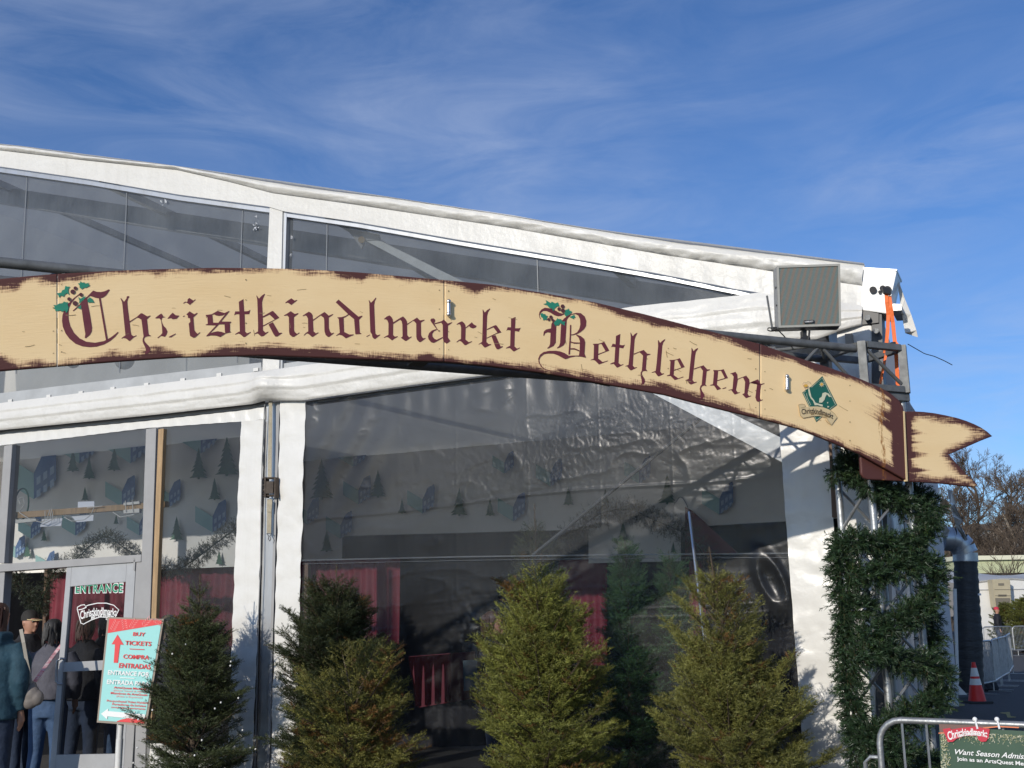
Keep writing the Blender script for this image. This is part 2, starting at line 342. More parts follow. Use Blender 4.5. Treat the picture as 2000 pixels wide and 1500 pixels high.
# gable panes
FILMU = film_mat('gable_film', (.54, .56, .58), .16, (.36, .385, .40), .12, .015, .08, 5)
FILMD = film_mat('wall_film', (.76, .78, .81), .038, (.38, .40, .43), .27, .02, .12, 7)
DGLASS = film_mat('door_glass', (.62, .64, .66), .01, (.4, .4, .4), .015, .01, 0.02, 2)
sheet('gable_pane', [(-300, 296), (0, 330), (175, 355), (350, 385), (527, 408)], [(-300, 822), (0, 776), (250, 746), (519, 716)], F, -.03, 80, 40, wr(.008, 1.5, 1.5, 5), FILMU, tent)
sheet('gable_pane', [(557, 416), (700, 437), (900, 471), (1100, 505), (1300, 540), (1496, 578)], [(543, 716), (700, 690), (900, 655), (1242, 605), (1400, 588), (1484, 585)], F, -.03, 80, 30, wr(.008, 1.5, 1.5, 6), FILMU, tent)
seamm = mat('film_weld_seam', (.17, .18, .19), .4)
for (x0, y0, x1, y1) in [(52, 340, 30, 730), (247, 372, 232, 728), (473, 405, 462, 708), (1048, 500, 1052, 640), (638, 430, 634, 700)]:
    b = MB(); b.prism([F.at(x0, y0, -.018), F.at(x0 + 1.8, y0, -.018), F.at(x1 + 1.8, y1, -.018), F.at(x1, y1, -.018)], -NF * .003); b.build('film_seam', seamm, tent)
# translucent sill strip with tabs
sheet('sill_strip', [(-300, 812), (0, 768), (250, 738), (510, 708)], [(-300, 838), (0, 791), (250, 759), (512, 728)], F, -.005, 60, 6, wr(.004, 3, 3, 2), mat('pale_grey_vinyl', (.46, .47, .47), .4, var=.2, vscale=3, bump=.05), tent)
sheet('sill_strip', [(546, 711), (700, 689), (900, 656)], [(546, 722), (700, 698), (900, 662)], F, -.005, 30, 4, None, MATS['pale_grey_vinyl'], tent)
for x, y in [(20, 783), (95, 774), (158, 767), (220, 759), (286, 751), (357, 742), (428, 732), (500, 722)]:
    b = MB(); c = F.at(x, y, .004); b.box(c, EF, NF, np.array([0, 0, 1]), .055, .01, .03); b.build('sill_tab', WHITE2, tent)
# post between the two gable panes
edge = lambda pts, off: [F.at(x, y, off) for x, y in pts]
b = MB(); b.prism(edge([(527, 402), (552, 406), (545, 730), (512, 730)], .03), -NF * .10); b.build('gable_post', WHITE, tent)
b = MB(); b.prism(edge([(552.6, 409), (560, 411), (551, 724), (545.6, 724)], .015), -NF * .10); b.build('gable_post_channel', ALU, tent)
# beam valance
BT = [(-300, 838), (0, 789), (250, 758), (500, 728), (545, 722), (640, 709), (900, 659), (1242, 600), (1400, 584), (1482, 574), (1560, 585), (1687, 596)]
BB = [(-300, 890), (0, 842), (300, 812), (500, 790), (520, 784), (597, 783), (760, 760), (985, 730), (1250, 697), (1500, 668), (1596, 664), (1640, 650), (1684, 637)]
def beam_fold(U, V, Sx, Z):
    x = np.abs(Sx - float(np.dot(F.at(533, 750), np.cross([0, 0, 1.], NF))))
    bul = .10 * np.exp(-(x / .16) ** 2) * np.sin(np.clip(V, 0, 1) * math.pi) ** .6
    seam = .012 * ((V * 3) % 1.0)
    right = np.clip(U - .74, 0, 1) * 3
    return .03 + .03 * np.sin(V * math.pi) + seam + bul + .007 * (fbm(Sx * 5, Z * 8, 3, 9) - .45) + right * .03 * (np.sin(Sx * 17 + Z * 9) * .5 + fbm(Sx * 6, Z * 2, 3, 2) - .45) + .006 * (1 - np.abs(2 * fbm(Sx * 4 + Z * 3, Z * 14, 3, 19) - .9) * 2.2)
sheet('beam_valance', BT, BB, F, .02, 300, 26, beam_fold, WHITE, tent)
edge_bar('beam_rail', [(-300, 891), (0, 843), (300, 813), (500, 791), (520, 786)], 6, -.02, .08, GREYA)
edge_bar('beam_rail', [(598, 784), (760, 761), (985, 731), (1250, 698), (1500, 669)], 6, -.02, .08, mat('dark_rail', (.12, .12, .12), .5))
sheet('light_gap_cover', [(-300, 820), (0, 780), (250, 750), (519, 722)], [(-300, 898), (0, 856), (280, 829), (518, 800)], F, -.035, 60, 4, None, mat('gap_cover_grey', (.20, .20, .20), .6), tent)  # added strip: shuts the gaps where sun slipped past the beam valance
b = MB(); b.prism([fl(s_, 3.735, o_) for s_, o_ in ((-11.5, -.06), (fs(1690, 700)[0] - .1, -.06), (fs(1690, 700)[0] - .1, -6.2), (-11.5, -6.2))], np.array([0, 0, .02])); b.build('added_sun_screen', mat('sun_screen_fabric', (.80, .80, .79), .7, trans=.65), tent)  # added sheet: stops sun through the gable panes from reaching the banners
# ---- wall skirts and strips
def scal(amp, f, seed): return lambda U, V, Sx, Z: amp * (fbm(Sx * f, Z * f * .8, 4, seed) - .45) * 2 + amp * .35 * np.sin(Z * 27 + 5 * fbm(Sx * 3, Z * 3, 2, seed)) * (.2 + np.clip(np.abs(U - .5) * 2, 0, 1) ** 3) + .007 * (1 - np.abs(2 * fbm(Sx * 2.5, Z * 7 + Sx * 2, 3, seed + 7) - .9) * 2.2)
sheet('wall_skirt', [(-300, 893), (0, 849), (280, 823), (470, 802), (517, 795)], [(-300, 912), (0, 870), (140, 854), (286, 836), (472, 823), (517, 819)], F, -.01, 160, 10, lambda U, V, Sx, Z: .010 * (fbm(Sx * 6, Z * 4, 3, 14) - .45) + .006 * np.sin(Sx * 40 + 4 * fbm(Sx * 3, V, 2, 3)), WHITE2, tent)
def strip_v(name, l, r, off, m, amp, seed, nx=14, ny=120, parent=tent):
    """vertical strip: l, r polylines top to bottom"""
    a = interp(l, ny); c = interp(r, ny); PL = np.array([F.at(x, y, off) for x, y in a]); PR = np.array([F.at(x, y, off) for x, y in c])
    u = np.linspace(0, 1, nx)[None, :, None]; P = PL[:, None] * (1 - u) + PR[:, None] * u
    U, V = np.meshgrid(np.linspace(0, 1, nx), np.linspace(0, 1, ny)); Sx = P @ EF; Z = P[:, :, 2]
    P = P + scal(amp, 5, seed)(U, V, Sx, Z)[:, :, None] * NF
    idx = np.arange(nx * ny).reshape(ny, nx); Q = np.stack([idx[1:, :-1], idx[1:, 1:], idx[:-1, 1:], idx[:-1, :-1]], -1).reshape(-1, 4)
    return from_np(name, P.reshape(-1, 3), Q, m, parent, True)
strip_v('wall_strip', [(472, 823), (459, 1110), (444, 1500), (440, 1750)], [(516.5, 820), (508, 1110), (494, 1500), (486, 1750)], -.008, WHITE2, .010, 31)
strip_v('wall_strip', [(548, 784), (541, 1100), (529, 1500), (520, 1780)], [(597, 783), (590, 1050), (577, 1500), (569, 1780)], -.004, WHITE2, .012, 41)
strip_v('wall_strip', [(1513, 700), (1522, 835), (1542, 1110), (1572, 1500), (1588, 1800)], [(1604, 700), (1618, 865), (1634, 1110), (1660, 1500), (1680, 1800)], -.008, WHITE2, .016, 51, nx=24)
# rope beside the ratchet strap
b = MB(); b.tube([F.at(x, y, .02) for x, y in interp([(517, 790), (512, 900), (510, 1000), (509, 1100), (505, 1200), (503, 1300), (498, 1500)], 40)], .005, 6); b.build('lacing_rope', mat('grey_rope', (.22, .22, .22), .8), tent)
# steel post behind strap
b = MB(); b.prism(edge([(520, 786), (547, 784), (524, 1560), (500, 1560)], -.03), -NF * .14); b.build('leg_post', ALU, tent)
b = MB(); b.prism(edge([(541, 785), (546, 785), (524, 1560), (519, 1560)], -.012), -NF * .016); b.build('leg_post_channel', GREYA, tent)
# ---- big film wall
def film_disp(U, V, Sx, Z):
    d = .005 * (fbm(Sx * 1.2, Z * 1.1, 3, 61) - .45)
    cr = lambda c, w, a: a * np.exp(-((V - c) / w) ** 2)
    band = np.exp(-((V - .17 - .05 * np.sin(U * 6)) / .085) ** 2) * np.clip(1.25 - np.abs(U - .45) * 1.8, 0, 1)
    x = Sx * 24 + 8 * fbm(Sx * 5, Z * 6, 3, 71); z = Z * 15 + 9 * fbm(Sx * 4, Z * 5, 3, 72)
    ridg = 1 - np.abs(2 * fbm(x, z, 3, 73) - .9) * 2.2
    d = d + .0022 * np.clip(ridg, 0, 1) ** 2 * band
    x2 = Sx * 6 + 2 * fbm(Sx * 6, Z * 6, 3, 81); d = d + .005 * (1 - np.abs(2 * fbm(x2, Z * 19, 3, 82) - .9) * 2) * np.exp(-((U - .9) / .13) ** 2) * .6 * np.exp(-((V - .26) / .12) ** 2)
    blob = np.exp(-((U - .345) / .05) ** 2 - ((V - .50) / .075) ** 2); d = d + .020 * (fbm(Sx * 17, Z * 12, 4, 91) - .45) * blob
    ring = np.hypot((U - .962) / .035, (V - .437 - (U - .962) * .9) / .045); d = d + .022 * np.exp(-((ring - .8) / .35) ** 2)
    sw = 1 - np.abs(2 * fbm(Sx * 2.2 + Z * 1.6, Z * 5.5 - Sx * 1.2, 2, 101) - .9) * 3.2; d = d + .004 * np.clip(sw, 0, 1) ** 3 * np.clip(1.1 - V * 1.6, 0, 1)
    for c, w, a in [(.245, .0022, .006), (.43, .002, .0012), (.472, .0018, .002), (.488, .0018, .002), (.54, .002, .0012)]: d = d + cr(c + .004 * np.sin(U * 9), w, a)
    for c in (.06, .20, .32, .47, .62, .77, .90): d = d + .0012 * np.exp(-((U - c) / .0016) ** 2)
    drape = np.exp(-((V - .03) / .03) ** 2) * .003 * np.sin(Sx * 34 + 5 * fbm(Sx * 4, Z, 2, 4)); d = d + drape
    fan = np.exp(-((U - .09) / .09) ** 2 - ((V - .10) / .11) ** 2); d = d + .012 * fan * np.sin((U + V * .6) * 90)
    return d
sheet('wall_film', [(597, 786), (760, 764), (985, 735), (1250, 702), (1514, 672)], [(568, 1790), (760, 1790), (985, 1790), (1250, 1790), (1588, 1790)], F, -.02, 470, 430, film_disp, FILMD, tent)
# folded hems crossing the film
hem = film_mat('film_hem', (.55, .57, .6), .10, (.5, .52, .55), .15, .03, .2, 12)
for pts, w in [([(590, 1093), (900, 1086), (1200, 1082), (1542, 1079)], 5), ([(590, 1101), (900, 1094), (1200, 1090), (1543, 1088)], 2)]:
    edge_bar('film_hem', pts, w * .6, -.006, .002, hem)
# left section: aluminium framed windows and the door
def vbar(name, quad, off, depth, m, parent=tent, bevel=.002):
    b = MB(); b.prism(edge(quad, off), -NF * depth); return b.build(name, m, parent, bevel=bevel)
vbar('window_mullion', [(8, 871), (24, 868), (8, 1100), (-8, 1100)], .02, .10, GREYA)
vbar('window_mullion', [(285, 838), (305, 836), (283, 1500), (262, 1500)], .025, .10, GREYA)
vbar('window_mullion', [(303, 836.5), (308, 836), (286, 1500), (283.6, 1500)], .008, .08, ALU)
vbar('timber_stud', [(309, 838), (319.5, 837), (296, 1420), (287, 1420)], .018, .045, WOOD)
vbar('door_jamb', [(267, 1084), (283, 1083), (254, 1560), (238, 1560)], .018, .09, GREYA)
vbar('door_header', [(-60, 1106), (276, 1083), (275, 1097), (-60, 1121)], .03, .12, GREYA)
vbar('window_mullion', [(-12, 1110), (10, 1107), (-22, 1600), (-42, 1600)], .01, .09, GREYA)
sheet('window_pane', [(20, 866), (290, 832)], [(2, 1106), (275, 1090)], F, -.03, 90, 70, wr(.010, 2.2, 2.2, 15), film_mat('window_film', (.66, .68, .70), .05, (.40, .42, .45), .08, .015, .22, 6), tent)
sheet('window_pane', [(318, 832), (474, 820)], [(290, 1455), (452, 1455)], F, -.03, 60, 160, wr(.010, 2.2, 2.2, 18), MATS['window_film'], tent)
strip_v('wall_strip', [(291, 1452), (282, 1760)], [(458, 1452), (446, 1760)], -.02, WHITE2, .012, 33, nx=30, ny=40)
# door
door = MB()
DQ = [(131, 1098), (266, 1085), (238, 1560), (92, 1560)]
def dq(u, v):
    q = np.array(DQ, float); p = (q[0] * (1 - u) + q[1] * u) * (1 - v) + (q[3] * (1 - u) + q[2] * u) * v; return tuple(p)
def dbar(b, u0, v0, u1, v1, off=.012, dep=.045): b.prism([F.at(*dq(u, v), off) for u, v in ((u0, v0), (u1, v0), (u1, v1), (u0, v1))], -NF * dep)
LDOOR = mat('pale_grey_door_paint', (.44, .445, .45), .4, var=.15, vscale=4, metal=.1)
dbar(door, 0, 0, .075, 1); dbar(door, .87, 0, 1, 1); dbar(door, .075, 0, .87, .105); dbar(door, .075, .815, .87, 1); dr = door.build('door', LDOOR, tent, bevel=.002)
b = MB(); dbar(b, .075, .425, .87, .465, .016, .035); b.build('door_rail', LDOOR, dr)
sheet('door_pane', [dq(.075, .105), dq(.87, .105)], [dq(.075, .815), dq(.87, .815)], F, -.012, 4, 4, None, DGLASS, dr)
b = MB(); b.tube([F.at(x, y, o) for x, y, o in [(127, 1287, .02), (119, 1286, .05), (112, 1291, .06), (110, 1312, .06), (109, 1330, .06), (114, 1336, .05), (122, 1336, .02)]], .011, 8); b.build('handle', ALU, dr, smooth=True)
for v in (.035, .55): b = MB(); b.box(F.at(*dq(.99, v), .02), EF, NF, np.array([0, 0, 1.]), .02, .02, .11); b.build('hinge', GREYA, dr)
WP = mat('white_decal', (.82, .82, .80), .5); GP = mat('green_decal', (.02, .26, .14), .5); 
text('entrance_lettering', 'ENTRANCE', [(147, 1141), (241.5, 1139), (240.5, 1156.5), (146, 1158)], F, .003, WP, dr, bold=.065, spacing=1.18)
text('entrance_lettering', 'ENTRANCE', [(148, 1142), (240, 1140), (239, 1156), (147.5, 1157.5)], F, .0045, GP, dr, bold=.03, spacing=1.18)
def arcwarp(h, slope=0): return lambda p, u, w: p + np.array([0, -h * 4 * u * (1 - u) + slope * u])
rib = [stroke(x, 1.6) for x in ([(151, 1190), (158, 1217), (163, 1219), (178, 1211), (195, 1205), (213, 1206), (222, 1211), (232, 1191), (222, 1182), (208, 1178), (190, 1178), (172, 1182), (168, 1184)],
       [(151, 1190), (151, 1186), (158, 1182), (165, 1181), (168, 1186), (160, 1190), (153, 1191)], [(160, 1190), (169, 1186)], [(222, 1211), (212, 1204), (207, 1209), (213, 1214)])]
polys('ribbon_logo', rib, F, .003, WP, dr)
text('ribbon_lettering', 'Christkindlmarkt', [(156, 1194), (228, 1190), (228, 1203), (157, 1210)], F, .0045, WP, dr, bold=.02, warp=arcwarp(5.5))
text('ribbon_lettering', 'BETHLEHEM', [(178, 1204.5), (222, 1203), (222, 1208), (178, 1209.5)], F, .006, WP, dr, bold=.03, warp=arcwarp(3.5))
# ---- roof, corner, side wall
A2 = math.radians(22.5); NB = np.array([-math.sin(A2), -math.cos(A2), 0])
def rl(px, py, back, lift=0): return F.at(px, py, .0) + NF * .07 - NB * back + np.array([0, 0, lift])
b = MB(); tp = interp([(-300, 262), (0, 283), (350, 328), (760, 388), (1200, 457), (1690, 519)], 24); V = []
for i, (x, y) in enumerate(tp):
    for k in (0, .05, 5, 9, 13.9): V.append(rl(x, y, k))
Q = [(i * 5 + k, i * 5 + k + 1, (i + 1) * 5 + k + 1, (i + 1) * 5 + k) for i in range(23) for k in range(4)]
from_np('roof_cover', np.array(V), np.array(Q), ROOF, tent)
s_c, z_c = fs(1700, 523); s_l, z_l = fs(-300, 262)
# left, out of the frame: the other half of the gable so that the roof is closed
rdg = s_l - 1.0; zr = z_l + .25
b = MB(); P = lambda s, z, o: fl(s, z, 0) + NB * o
b.poly([P(s_l, z_l, .07), P(s_l, z_l, -13.8), P(rdg, zr, -13.8), P(rdg, zr, .07)]); b.poly([P(rdg, zr, .07), P(rdg, zr, -13.8), P(rdg - 9, 4.0, -13.8), P(rdg - 9, 4.0, .07)])
b.build('roof_cover', ROOF, tent)
b = MB(); b.poly([P(s_l + .05, 0, -.03), P(s_l + .05, z_l, -.03), P(rdg, zr, -.03), P(rdg - 9, 4.0, -.03), P(rdg - 9, 0, -.03)]); b.poly([P(rdg - 9, 0, -.03), P(rdg - 9, 4, -.03), P(rdg - 9, 4, -13.8), P(rdg - 9, 0, -13.8)])
b.poly([P(rdg - 9, 0, -13.8), P(rdg - 9, 4, -13.8), P(rdg, zr, -13.8), P(s_c, z_c, -13.8), P(s_c, 0, -13.8)]); b.build('far_wall', mat('thin_white_wall', (.75, .74, .72), .5, trans=.5), tent)
# rafters seen through the gable film
for k in (1.2, 6., 11.):
    b = MB(); b.bar(rl(-300, 268, k, -.18), rl(1690, 524, k, -.18), .10, .2); b.build('rafter', ALU, tent)
for s0 in (-9.5, -7, -4.2, -1.6):
    zz = z_c + (s_c - s0) / (s_c - s_l) * (z_l - z_c) - .12
    b = MB(); b.bar(fl(s0, zz, -.1), fl(s0, zz, 0) - NB * 13.6, .06, .08); b.build('purlin', ALU, tent)
# side wall running back from the corner
def swall(s, t, z): return FO + EF * s - NB * t + np.array([0, 0, z])
SC0 = fs(1688, 1190)[0] - .13
nx, ny = 150, 60; V = []
tt = np.linspace(0, 13.9, nx); zz = np.linspace(0, 1, ny)
TT, ZZ = np.meshgrid(tt, zz); bul = .03 * np.sin(ZZ * math.pi) + .02 * np.abs(np.sin(TT * math.pi / 2.5)) + .03 * (fbm(TT * 3, ZZ * 3, 3, 5) - .45) + .012 * np.sin(TT * 15 + 3 * fbm(TT, ZZ * 4, 2, 6))
ztop = 3.72
P3 = FO + (SC0 + .03 + bul)[:, :, None] * EF - TT[:, :, None] * NB + (ZZ * ztop)[:, :, None] * np.array([0, 0, 1.])
idx = np.arange(nx * ny).reshape(ny, nx); Q = np.stack([idx[:-1, :-1], idx[:-1, 1:], idx[1:, 1:], idx[1:, :-1]], -1).reshape(-1, 4)
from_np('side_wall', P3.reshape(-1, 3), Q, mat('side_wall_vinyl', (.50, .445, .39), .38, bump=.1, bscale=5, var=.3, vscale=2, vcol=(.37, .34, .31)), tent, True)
for t in (.9, 3.4, 5.9, 8.4, 10.9):
    b = MB(); b.tube([swall(SC0 + .12, t, 0), swall(SC0 + .14, t, 1.8), swall(SC0 + .12, t, 3.7)], .022, 8); b.build('side_pole', STEEL, tent, smooth=True)
# eave beam and corner box
b = MB(); b.bar(swall(SC0, .05, 3.82), swall(SC0, 13.8, 3.82), .12, .18); b.build('eave_beam', ALU, tent, bevel=.004)
b = MB(); b.prism([F.at(x, y, .06) for x, y in [(1686, 526), (1751, 529), (1733, 612), (1682, 605)]], -NF * .26); b.build('corner_box', mat('white_painted_box', (.76, .76, .74), .35, var=.3, vscale=5, vcol=(.5, .5, .48)), tent, bevel=.004)
b = MB(); b.prism([F.at(x, y, .066) for x, y in [(1686, 522), (1752, 526), (1751, 529), (1686, 526)]], -NF * .3); b.build('corner_box_lip', ALU, tent)
for cx, cy, r in [(1705, 566, 7), (1724, 563, 6), (1733, 566, 8), (1718, 570, 3)]:
    b = MB(); b.tube([F.at(cx, cy, .06), F.at(cx, cy, .085)], r / FPX * 7.3, 12); b.build('corner_bolt', mat('dark_bolt', (.08, .08, .085), .4, metal=.6), tent)
b = MB(); b.prism([F.at(x, y, .03) for x, y in [(1634, 632), (1702, 634), (1712, 1500), (1664, 1500)]], -NF * .12); b.build('corner_leg', WHITE, tent, bevel=.004)
b = MB(); b.prism([F.at(x, y, .034) for x, y in [(1702.6, 610), (1722, 612), (1745, 1500), (1713, 1500)]], -NF * .16); b.build('corner_leg', mat('dark_channel', (.07, .072, .075), .5), tent)
b = MB(); b.prism([F.at(x, y, .045) for x, y in [(1618, 845), (1633, 845), (1640, 1010), (1625, 1010)]], -NF * .05); b.build('timber_batten', DWOOD, tent)
b = MB(); b.prism([F.at(x, y, .09) for x, y in [(1650, 652), (1664, 651), (1667, 684), (1652, 684)]], -NF * .05); b.build('timber_batten', mat('weathered_wood', (.40, .34, .27), .7, var=.3, vscale=9), tent)
b = MB(); b.prism([F.at(x, y, .05) for x, y in [(1684, 606), (1716, 612), (1716, 630), (1684, 634)]], -NF * .1); b.build('corner_bracket', BLACKM, tent)
b = MB(); b.tube([F.at(1694, 620, .06), F.at(1694, 620, .10)], .020, 14); b.build('pipe_stub', STEEL, tent, smooth=True); b = MB(); b.tube([F.at(1711, 646, .05), F.at(1711, 646, .12)], .018, 14); b.build('pipe_stub', STEEL, tent, smooth=True)
b = MB(); b.prism([F.at(x, y, .02) for x, y in [(1743, 593), (1760, 594), (1761, 606), (1741, 607)]], -NF * .3); b.build('eave_bracket', STEEL, tent, bevel=.002)
# loose flap at the corner
def flap(name, pts, off, m, sc_=.02):
    """loose cloth: thin folded prism from picture outline"""
    b = MB(); n = len(pts)
    for i in range(n // 2 - 1):
        a, c = pts[i], pts[i + 1]; d, e = pts[n - 1 - i], pts[n - 2 - i]; z0 = (-1) ** i * sc_; z1 = -z0
        b.add([F.at(*a, off + z0), F.at(*c, off + z1), F.at(*e, off + z1 * .3), F.at(*d, off + z0 * .3)], [(0, 1, 2, 3)])
    o = b.build(name, m, tent); md = o.modifiers.new('t', 'SOLIDIFY'); md.thickness = .004; return o
flap('loose_flap', [(1752, 540), (1757, 575), (1761, 610), (1765, 634), (1768, 650), (1774, 652), (1793, 658), (1790, 645), (1780, 615), (1768, 585), (1757, 553), (1752, 536)][:12], -.12, WHITE2)
def wf(px, py, t): # on side wall at distance t along it
    p = Plane(FO + EF * (SC0 + .16), EF).at(px, py); return p
def sdp(px, py, d): r_ = ray(px, py); return CAM + r_ / r_[1] * d
SW = Plane(FO + EF * (SC0 + .18), (math.cos(A2), -math.sin(A2), 0))
for pts in ([(1850, 955), (1856, 985), (1866, 990), (1858, 958)], [(1857, 990), (1862, 1010), (1868, 1030), (1879, 1018), (1870, 1005), (1862, 985)], [(1866, 1028), (1876, 1046), (1884, 1056), (1888, 1054), (1880, 1038), (1872, 1024)], [(1838, 1022), (1840, 1040), (1839, 1049), (1849, 1050), (1853, 1037), (1845, 1025)]):
    flapb = MB(); n = len(pts)
    P4 = [sdp(x, y, 12 + .1 * (-1) ** i) for i, (x, y) in enumerate(pts)]; flapb.prism(P4, EF * .01); flapb.build('loose_flap', WHITE2, tent)
flapb = MB(); flapb.prism([sdp(x, y, 12) for x, y in [(1838, 975), (1844, 978), (1845, 1002), (1838, 1004)]], EF * .03); flapb.build('timber_batten', WOOD, tent)
flapb = MB(); flapb.prism([sdp(x, y, 18.5) for x, y in [(1861, 1150), (1866, 1150), (1871, 1330), (1868, 1345)]], EF * .02); flapb.build('side_trim', WHITE2, tent)
flapb = MB(); flapb.prism([sdp(x, y, 19.5) for x, y in [(1869, 1338), (1887, 1357), (1872, 1357)]], EF * .02); flapb.build('wall_foot', WHITE2, tent)
# knee brace seen through the films
BRM = mat('brace_grey', (.70, .71, .69), .5, metal=.1, var=.2, vscale=6)
b = MB(); q = [(686, 455), (712, 455), (1532, 858), (1532, 905)]; b.prism([F.at(x, y, -.16) for x, y in q], -NF * .08); b.build('knee_brace', BRM, tent)
b = MB(); b.prism([F.at(x, y, -.15) for x, y in [(676, 447), (740, 458), (742, 468), (712, 470), (706, 486), (692, 466)]], -NF * .02); b.build('brace_plate', GREYA, tent)
b = MB(); b.tube([F.at(706, 468, -.14), F.at(706, 468, -.12)], .03, 12); b.build('brace_bolt', mat('yellow_bolt', (.45, .3, .12), .5), tent)
b = MB(); b.tube([F.at(1372, 815, -.5), F.at(1040, 1085, -.5)], .014, 8); b.build('cross_brace', mat('brace_dim', (.06, .065, .065), .5), tent)
# snags and tape on films
snag = mat('crumpled_clear_tape', (.75, .76, .78), .15, var=.6, vscale=30, vcol=(.12, .13, .14))
for cx, cy, sx, sy, sd in [(500, 437, 8, 16, 1), (322, 392, 3, 6, 3), (316, 397, 2, 4, 4), (1438, 570, 10, 5, 5), (569, 463, 2, 2, 6), (569, 500, 2, 2, 7)]:
    b = MB(); r = random.Random(sd); c = F.at(cx, cy, .0)
    for _ in range(12 if sx > 4 else 4):
        x, y = cx + r.uniform(-sx, sx), cy + r.uniform(-sy, sy); pts = [(x + r.uniform(-3, 3), y + r.uniform(-5, 5)) for _ in range(3)]
        b.poly([F.at(px_, py_, -.01 + r.uniform(0, .02)) for px_, py_ in pts])
    b.build('tape_snag', snag, tent)['kind'] = 'stuff'
# ratchet strap on the post (hangs there: a thing)
rs = empty('ratchet_strap', F.at(528, 1000, .03), 'beige ratchet strap hanging with its hook down the steel tent post', 'strap')
b = MB(); b.prism([F.at(x, y, .02) for x, y in [(525, 783), (531.5, 783), (530, 934), (523, 934)]], -NF * .004); b.prism([F.at(x, y, .022) for x, y in [(522, 975), (531, 975), (529, 1042), (521, 1042)]], -NF * .005); b.prism([F.at(x, y, .03) for x, y in [(521.5, 978), (531.5, 978), (530, 1000), (521, 1000)]], -NF * .007); b.build('webbing', BEIGE, rs)
b = MB()
for x0, x1 in [(516, 519), (535, 538)]: b.prism([F.at(x, y, .06) for x, y in [(x0, 932), (x1, 932), (x1, 972), (x0, 972)]], -NF * .05)
for y in (934, 948, 958, 968): b.tube([F.at(515, y, .04), F.at(538, y, .04)], .010 if y != 958 else .016, 10)
b.prism([F.at(x, y, .07) for x, y in [(520, 940), (534, 940), (533, 964), (519, 964)]], -NF * .012); b.build('ratchet', mat('rusty_dark_steel', (.09, .07, .055), .5, metal=.6, var=.4, vscale=30), rs, bevel=.001)
b = MB(); b.tube([F.at(x, y, .03) for x, y in [(521, 1042), (525, 1047), (524.5, 1053), (527, 1057), (529, 1052), (527, 1047), (530.5, 1042), (521, 1042)]], .004, 6); b.build('hook', DSTEEL, rs)
